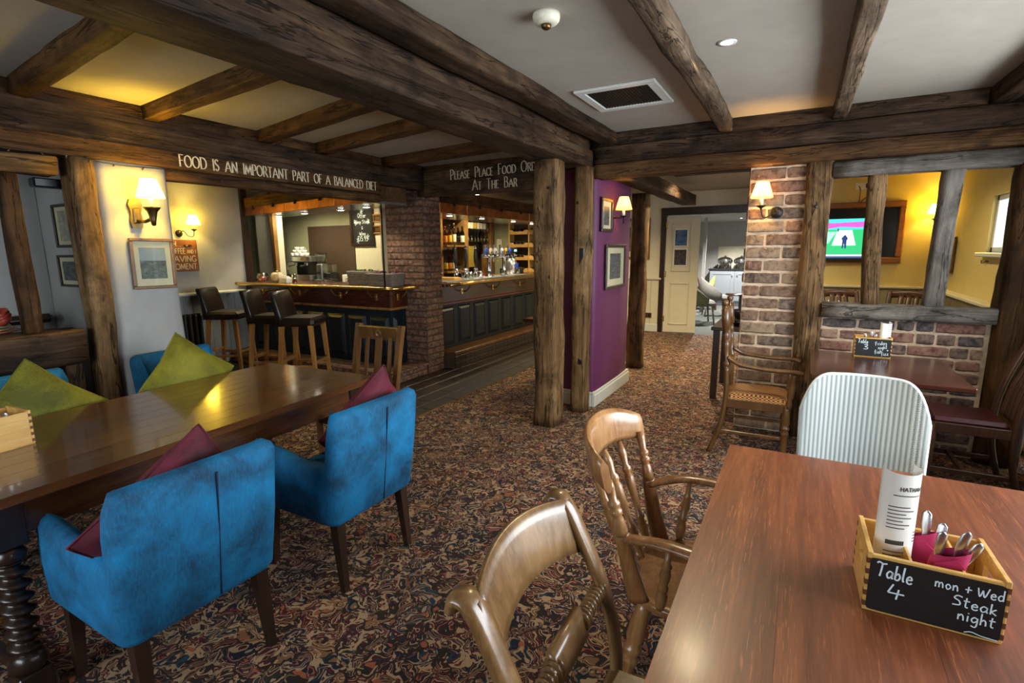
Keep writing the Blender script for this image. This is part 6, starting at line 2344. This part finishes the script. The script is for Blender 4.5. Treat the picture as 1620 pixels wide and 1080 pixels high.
# ---------------------------------------------------------------- yellow room behind the partition
TY = 8.4
tvw = bpy.data.objects.new('trim_4', None)
col.objects.link(tvw)
tvw['kind'] = 'structure'
bm_ = MB().box((-.062, -.014, .1), (.062, 0, .96), .004).mesh('board')
bm_.materials.append(M_wainsg)
for i in range(15):
    inst('board', bm_, tvw, (-.235 + i * .127, TY, 0))
for i in range(28):
    inst('board', bm_, tvw, (1.56, 4.83 + i * .127, 0), (0, 0, PI / 2 * -1))
sbox('trim_5', (-.3, TY - .05, .96), (1.56, TY, .99), M_wains, .006)
sbox('trim_6', (1.44, 4.78, .96), (1.56, TY, .995), M_wains, .008)
q0, q1 = px(1427, 416, Y=TY - .03), px(1425, 317, Y=TY - .03)
fx1, fz0, fz1 = (q0.x + q1.x) / 2 + .03, q0.z, q1.z
fx0 = fx1 - 1.22
tvf = empty('television_alcove', (0, 0, 0), 0, 'wide wooden frame with a black backing around the television', 'frame')
f = MB()
fw = .075
for (x0, z0, x1, z1) in ((fx0, fz0, fx1, fz0 + fw), (fx0, fz1 - fw, fx1, fz1), (fx0, fz0 + fw, fx0 + fw, fz1 - fw), (fx1 - fw, fz0 + fw, fx1, fz1 - fw)):
    f.box((x0, TY - .05, z0), (x1, TY, z1), .012)
f.build('frame', M_tvframe if 'M_tvframe' in globals() else M_slat, tvf)
MB().box((fx0 + .03, TY - .02, fz0 + .03), (fx1 - .03, TY - .004, fz1 - .03)).build('backing', M_worktop, tvf)
s0, s1 = px(1375, 408, Y=TY - .08), px(1375, 345, Y=TY - .08)
sx1, sz0, sz1 = s0.x + .02, s0.z, s1.z
sw = (sz1 - sz0) * 1.62
tv = empty('television', (sx1 - sw / 2, TY - .06, (sz0 + sz1) / 2), 0, 'flat television showing a cricket match', 'television')
hw_, hh_ = sw / 2, (sz1 - sz0) / 2
MB().box((-hw_ - .02, -.03, -hh_ - .05), (hw_ + .02, .03, hh_ + .02), .008).build('housing', M_black, tv)


def scr(name, pts, c, st, lvl):
    y = -.0315 - .0006 * lvl
    MB().add([(x * hw_, y, z * hh_) for x, z in pts], [tuple(range(len(pts)))]).build(name, emis('screen_%s' % name, c, st, (.02, .02, .02, 1)), tv)


scr('grass', [(-1, -1), (1, -1), (1, 1), (-1, 1)], (.02, .34, .12, 1), 1.0, 0)
scr('far_grass', [(-1, .45), (1, .45), (1, 1), (-1, 1)], (.05, .45, .42, 1), 1.0, 1)
scr('crowd', [(-1, .55), (-.3, .5), (.1, .6), (.6, .55), (1, .65), (1, .86), (-.1, .8), (-1, .86)], (.55, .08, .4, 1), .9, 2)
scr('pitch', [(-.1, -.35), (.55, -.35), (.42, .42), (.02, .42)], (.75, .82, .7, 1), 1.1, 3)
scr('outfield', [(-1, -.2), (-.2, -.25), (0, .35), (-1, .4)], (.3, .75, .45, 1), .9, 2)
scr('score_strip', [(-1, -.9), (1, -.9), (1, -.82), (-1, -.82)], (.8, .85, .85, 1), 1.0, 4)
scr('score_box', [(-1, -1), (1, -1), (1, -.9), (-1, -.9)], (.03, .06, .14, 1), 1.0, 4)
scr('player', [(.18, -.5), (.22, -.5), (.23, -.25), (.26, -.5), (.30, -.5), (.30, -.1), (.33, .0), (.28, .12), (.25, .2), (.2, .12), (.15, 0), (.18, -.1)], (.01, .03, .12, 1), 1.0, 5)
scr('umpire', [(.02, .35), (.06, .35), (.06, .52), (.02, .52)], (.03, .05, .16, 1), 1.0, 5)
t = empty('wall_socket', (px(1366, 294, Y=TY).x, TY, px(1366, 294, Y=TY).z), 0, 'white double socket with cables above the television', 'socket')
MB().box((-.09, -.012, -.045), (.09, 0, .045), .004).build('plate', M_white, t)
MB().box((.025, -.045, -.03), (.075, -.012, .03), .01).build('plug', M_black, t)
MB().tube(spline([(.05, -.03, -.03), (.06, -.03, -.12), (-.02, -.02, -.22), (-.03, -.02, -.30)], 5), .006, 6).build('cable', M_black, t)
MB().tube(spline([(-.05, -.02, 0), (-.03, -.04, -.06), (-.03, -.02, -.2), (-.035, -.02, -.30)], 5), .005, 6).build('cable', M_black, t)
q0 = px(1506, 440, X=1.55)
picture('framed_picture', frame_m((1.552, q0.y + .42, 1.19), (0, -1, 0), (0, 0, 1)), .40, .42, .04, M_slat, 'brown framed picture on the right wall of the yellow room', M_mnt, [(.2, .2, .8, .8, M_pr1)])
t = empty('coat_hook', (1.555, px(1560, 413, X=1.55).y, px(1560, 413, X=1.55).z), 0, 'small dark hook under the yellow room window', 'hook')
MB().box((-.006, -.04, -.008), (0, .04, .008), .002).build('plate', M_abrass, t)
MB().tube(spline([(-.004, .02, 0), (-.03, .025, -.02), (-.035, .03, .01)], 4), .004, 6).build('hook', M_abrass, t)
tt = empty('yellow_room_table', (.42, 6.55, 0), 0, 'dark table seen through the framed opening below the television', 'table')
MB().box((-.55, -.35, .72), (.55, .35, .75), .005).build('table_top', M_tab3, tt)
for sx in (-1, 1):
    MB().lathe([(.05, 0), (.04, .05), (.03, .3), (.04, .6), (.06, .72)], 12).build('pedestal', M_dark, tt, (sx * .35, 0, 0))
q = px(1312, 468, Z=.93)
cy_ = crate('chalkboard_crate', (q.x - .02, 6.45, .75), .0, .25, .16, .15, 'black fronted crate on the table in the yellow room', [('2', -.3, .0, .3, 'l', 0, .12)] if '2' in HAND else [])
cutlery_roll((q.x - .05, 6.45, .79), .1, M_napred, 'first red napkin roll in the yellow room crate', (0, 0), 'napkin rolls in the crates')
cutlery_roll((q.x + .03, 6.45, .79), .1, M_napred, 'second red napkin roll in the yellow room crate', (0, .1), 'napkin rolls in the crates')

# ---------------------------------------------------------------- passage end: door, wainscot, lobby
DY = 9.45
wl = bpy.data.objects.new('trim_7', None)
col.objects.link(wl)
wl['kind'] = 'structure'
bm3 = MB().box((-.07, -.016, .12), (.07, 0, .95), .005).mesh('board')
bm3.materials.append(M_wains)
for i in range(5):
    inst('board', bm3, wl, (-2.27 - i * .143, DY, 0))
sbox('trim_8', (-3.0, DY - .045, .95), (-2.16, DY, .985), M_wains, .006)
sbox('baseboard_door', (-3.0, DY - .03, 0), (-2.19, DY, .14), M_base, .006)
fr = MB().box((-2.20, DY - .03, 0), (-2.12, DY + .14, 2.16), .006).box((-2.20, DY - .05, 2.08), (-.3, DY + .14, 2.20), .006).box((-.42, DY - .03, 0), (-.34, DY + .14, 2.1), .006)
struct('trim_9', fr, M_doorfr if 'M_doorfr' in globals() else M_dframe)
dr = bpy.data.objects.new('door_1', None)
col.objects.link(dr)
dr['kind'] = 'structure'
dr['label'] = 'open ivory panelled door leaf with two small posters'
dr.location = (-2.11, DY + .02, 0)
dr.rotation_euler = (0, 0, .16)
dw, dh = .56, 2.05
MB().box((0, -.02, .01), (dw, .02, dh), .004).build('leaf', M_door, dr)


def mould(x0, x1, z0, z1):
    f = MB()
    for (a, b, c, d) in ((x0, z0, x1, z0 + .022), (x0, z1 - .022, x1, z1), (x0, z0, x0 + .022, z1), (x1 - .022, z0, x1, z1)):
        f.box((a, -.034, b), (c, -.018, d), .005)
    f.build('panel_moulding', M_door, dr)


mould(.09, .42, 1.10, 1.93)
mould(.09, .42, .15, .90)
for (z0, z1, m_, lab) in ((1.53, 1.84, M_post1, 'blue poster'), (1.19, 1.50, M_post2, 'dark poster')):
    f = MB()
    for (a, b, c, d) in ((.13, z0, .37, z0 + .02), (.13, z1 - .02, .37, z1), (.13, z0, .15, z1), (.35, z0, .37, z1)):
        f.box((a, -.032, b), (c, -.019, d), .003)
    p_ = f.build('poster_frame', M_white, dr)
    MB().box((.145, -.025, z0 + .015), (.355, -.020, z1 - .015)).build('poster', m_, p_)
for z in (.25, 1.05, 1.9):
    MB().box((-.012, -.026, z - .05), (.02, -.018, z + .05), .003).build('hinge', M_brass, dr)
t = empty('wall_socket', (-2.385, DY - .017, .30), 0, 'brass double socket on the panelling beside the door', 'socket')
MB().box((-.075, -.012, -.045), (.075, 0, .045), .004).build('plate', M_abrass, t)
for sx in (-1, 1):
    MB().box((sx * .035 - .02, -.016, -.03), (sx * .035 + .02, -.011, .03), .003).build('insert', M_black, t)

# lobby cabinet with chafing dishes
q0, q1 = px(1119, 482, Y=14.6), px(1190, 482, Y=14.6)
lc = empty('serving_cabinet', (q0.x, 14.6, 0), 0, 'grey serving cabinet with a black worktop in the far lobby', 'cabinet')
cwid = 2.0
MB().box((0, 0, .10), (cwid, .55, .93), .004).build('carcass', M_grey2, lc)
MB().box((.02, .05, 0), (cwid - .02, .5, .10)).build('plinth', M_grey2, lc)
MB().box((-.02, -.03, .93), (cwid + .02, .56, .97), .004).build('worktop', M_worktop, lc)
for i in range(3):
    d_ = MB().box((.02 + i * .62, -.022, .14), (.62 + i * .62, 0, .90), .003).build('cabinet_door', M_grey2, lc)
    f = MB()
    x0, x1 = .02 + i * .62, .62 + i * .62
    for (a, b, c, d) in ((x0, .14, x1, .22), (x0, .82, x1, .90), (x0, .22, x0 + .08, .82), (x1 - .08, .22, x1, .82)):
        f.box((a, -.032, b), (c, -.02, d), .003)
    f.build('door_frame', M_grey2, d_)
    MB().lathe([(.008, 0), (.008, .015), (.016, .02), (.014, .03), (.001, .032)], 12).build('knob', M_chrome, d_, (x1 - .05 if i % 2 == 0 else x0 + .05, -.03, .80), (PI / 2, 0, 0))
sbox('trim_10', (q0.x + .12, 15.18, .97), (q0.x + 2.0, 15.2, 1.55), M_lobby)
for i in range(2):
    x = px((1146, 1172)[i], 430, Y=14.85).x
    t = empty('chafing_dish', (x, 14.85, .97), 0, ['left chrome chafing dish on the serving cabinet', 'right chrome chafing dish on the serving cabinet'][i], 'chafing dish', 'chafing dishes')
    MB().lathe([(.17, .14), (.19, .16), (.19, .19), (.2, .2), (.19, .21)], 24).build('pan', M_chrome, t)
    MB().lathe([(.195, .205), (.18, .25), (.12, .29), (.03, .305), (.03, .33), (.001, .335)], 24).build('lid', M_chrome, t)
    for a in range(4):
        an = PI / 4 + a * PI / 2
        MB().cyl((.18 * math.cos(an), .18 * math.sin(an), .16), (.2 * math.cos(an), .2 * math.sin(an), 0), .012).build('leg', M_chrome, t)
    MB().lathe([(.001, 0), (.05, 0), (.05, .06), (.001, .06)], 14).build('burner', M_steel, t)


def lobby_chair(loc, rz, label, mat):
    t = empty('lobby_tub_chair', loc, rz, label, 'armchair', 'lobby tub chairs')
    rr = []
    n = 24
    for i in range(n + 1):
        a = math.radians(-20 + 220 * i / n) + PI
        u = abs(i / n - .5) * 2
        zt = .86 - .34 * u ** 1.6
        x, y = .30 * math.cos(a), .30 * math.sin(a)
        k = 1.06
        rr.append([(x * .95, y * .95, .36), (x * k, y * k, (zt + .36) / 2), (x * k * 1.03, y * k * 1.03, zt), (x * k * .93, y * k * .93, zt + .005), (x * .86, y * .86, .42), (x * .86, y * .86, .36)])
    MB().rings(rr, True, True).build('shell', mat, t)
    MB().box((-.25, -.22, .36), (.25, .28, .47), .05).build('seat', M_wicker, t)
    for sx in (-1, 1):
        for y in (-.18, .2):
            MB().cyl((sx * .2, y, .37), (sx * .24, y * 1.2, 0), .022, .014).build('leg', M_wicker, t)
    return t


lobby_chair((-1.72, 10.98, 0), -1.2, 'tartan backed tub chair just beyond the ivory door', M_tartan)
lobby_chair((-1.62, 12.3, 0), -1.3, 'grey tub chair with a green cushion deeper in the lobby', M_wicker)
cushion('cushion', .36, .12, M_green2, Matrix.Translation((-1.72, 12.34, .66)) @ RZ(-1.3) @ RX(1.25) @ RZ(PI / 4), 'pale green cushion on the grey lobby chair')
dining((-1.95, 13.6, 0), -1.4, 'dark slatted chair at the back of the lobby beside the cabinet')
lt_ = empty('lobby_table', (-1.05, 11.9, 0), 0, 'low dark table between the lobby chairs', 'table')
MB().lathe([(.001, .52), (.3, .52), (.3, .55), (.001, .55)], 24).build('table_top', M_dark, lt_)
MB().lathe([(.2, 0), (.18, .03), (.03, .06), (.03, .5), (.08, .52)], 16).build('pedestal', M_dark, lt_)
sbox('wall_lobby_pier', (-2.02, 12.9, 0), (-1.95, 12.94, 2.2), M_plas)
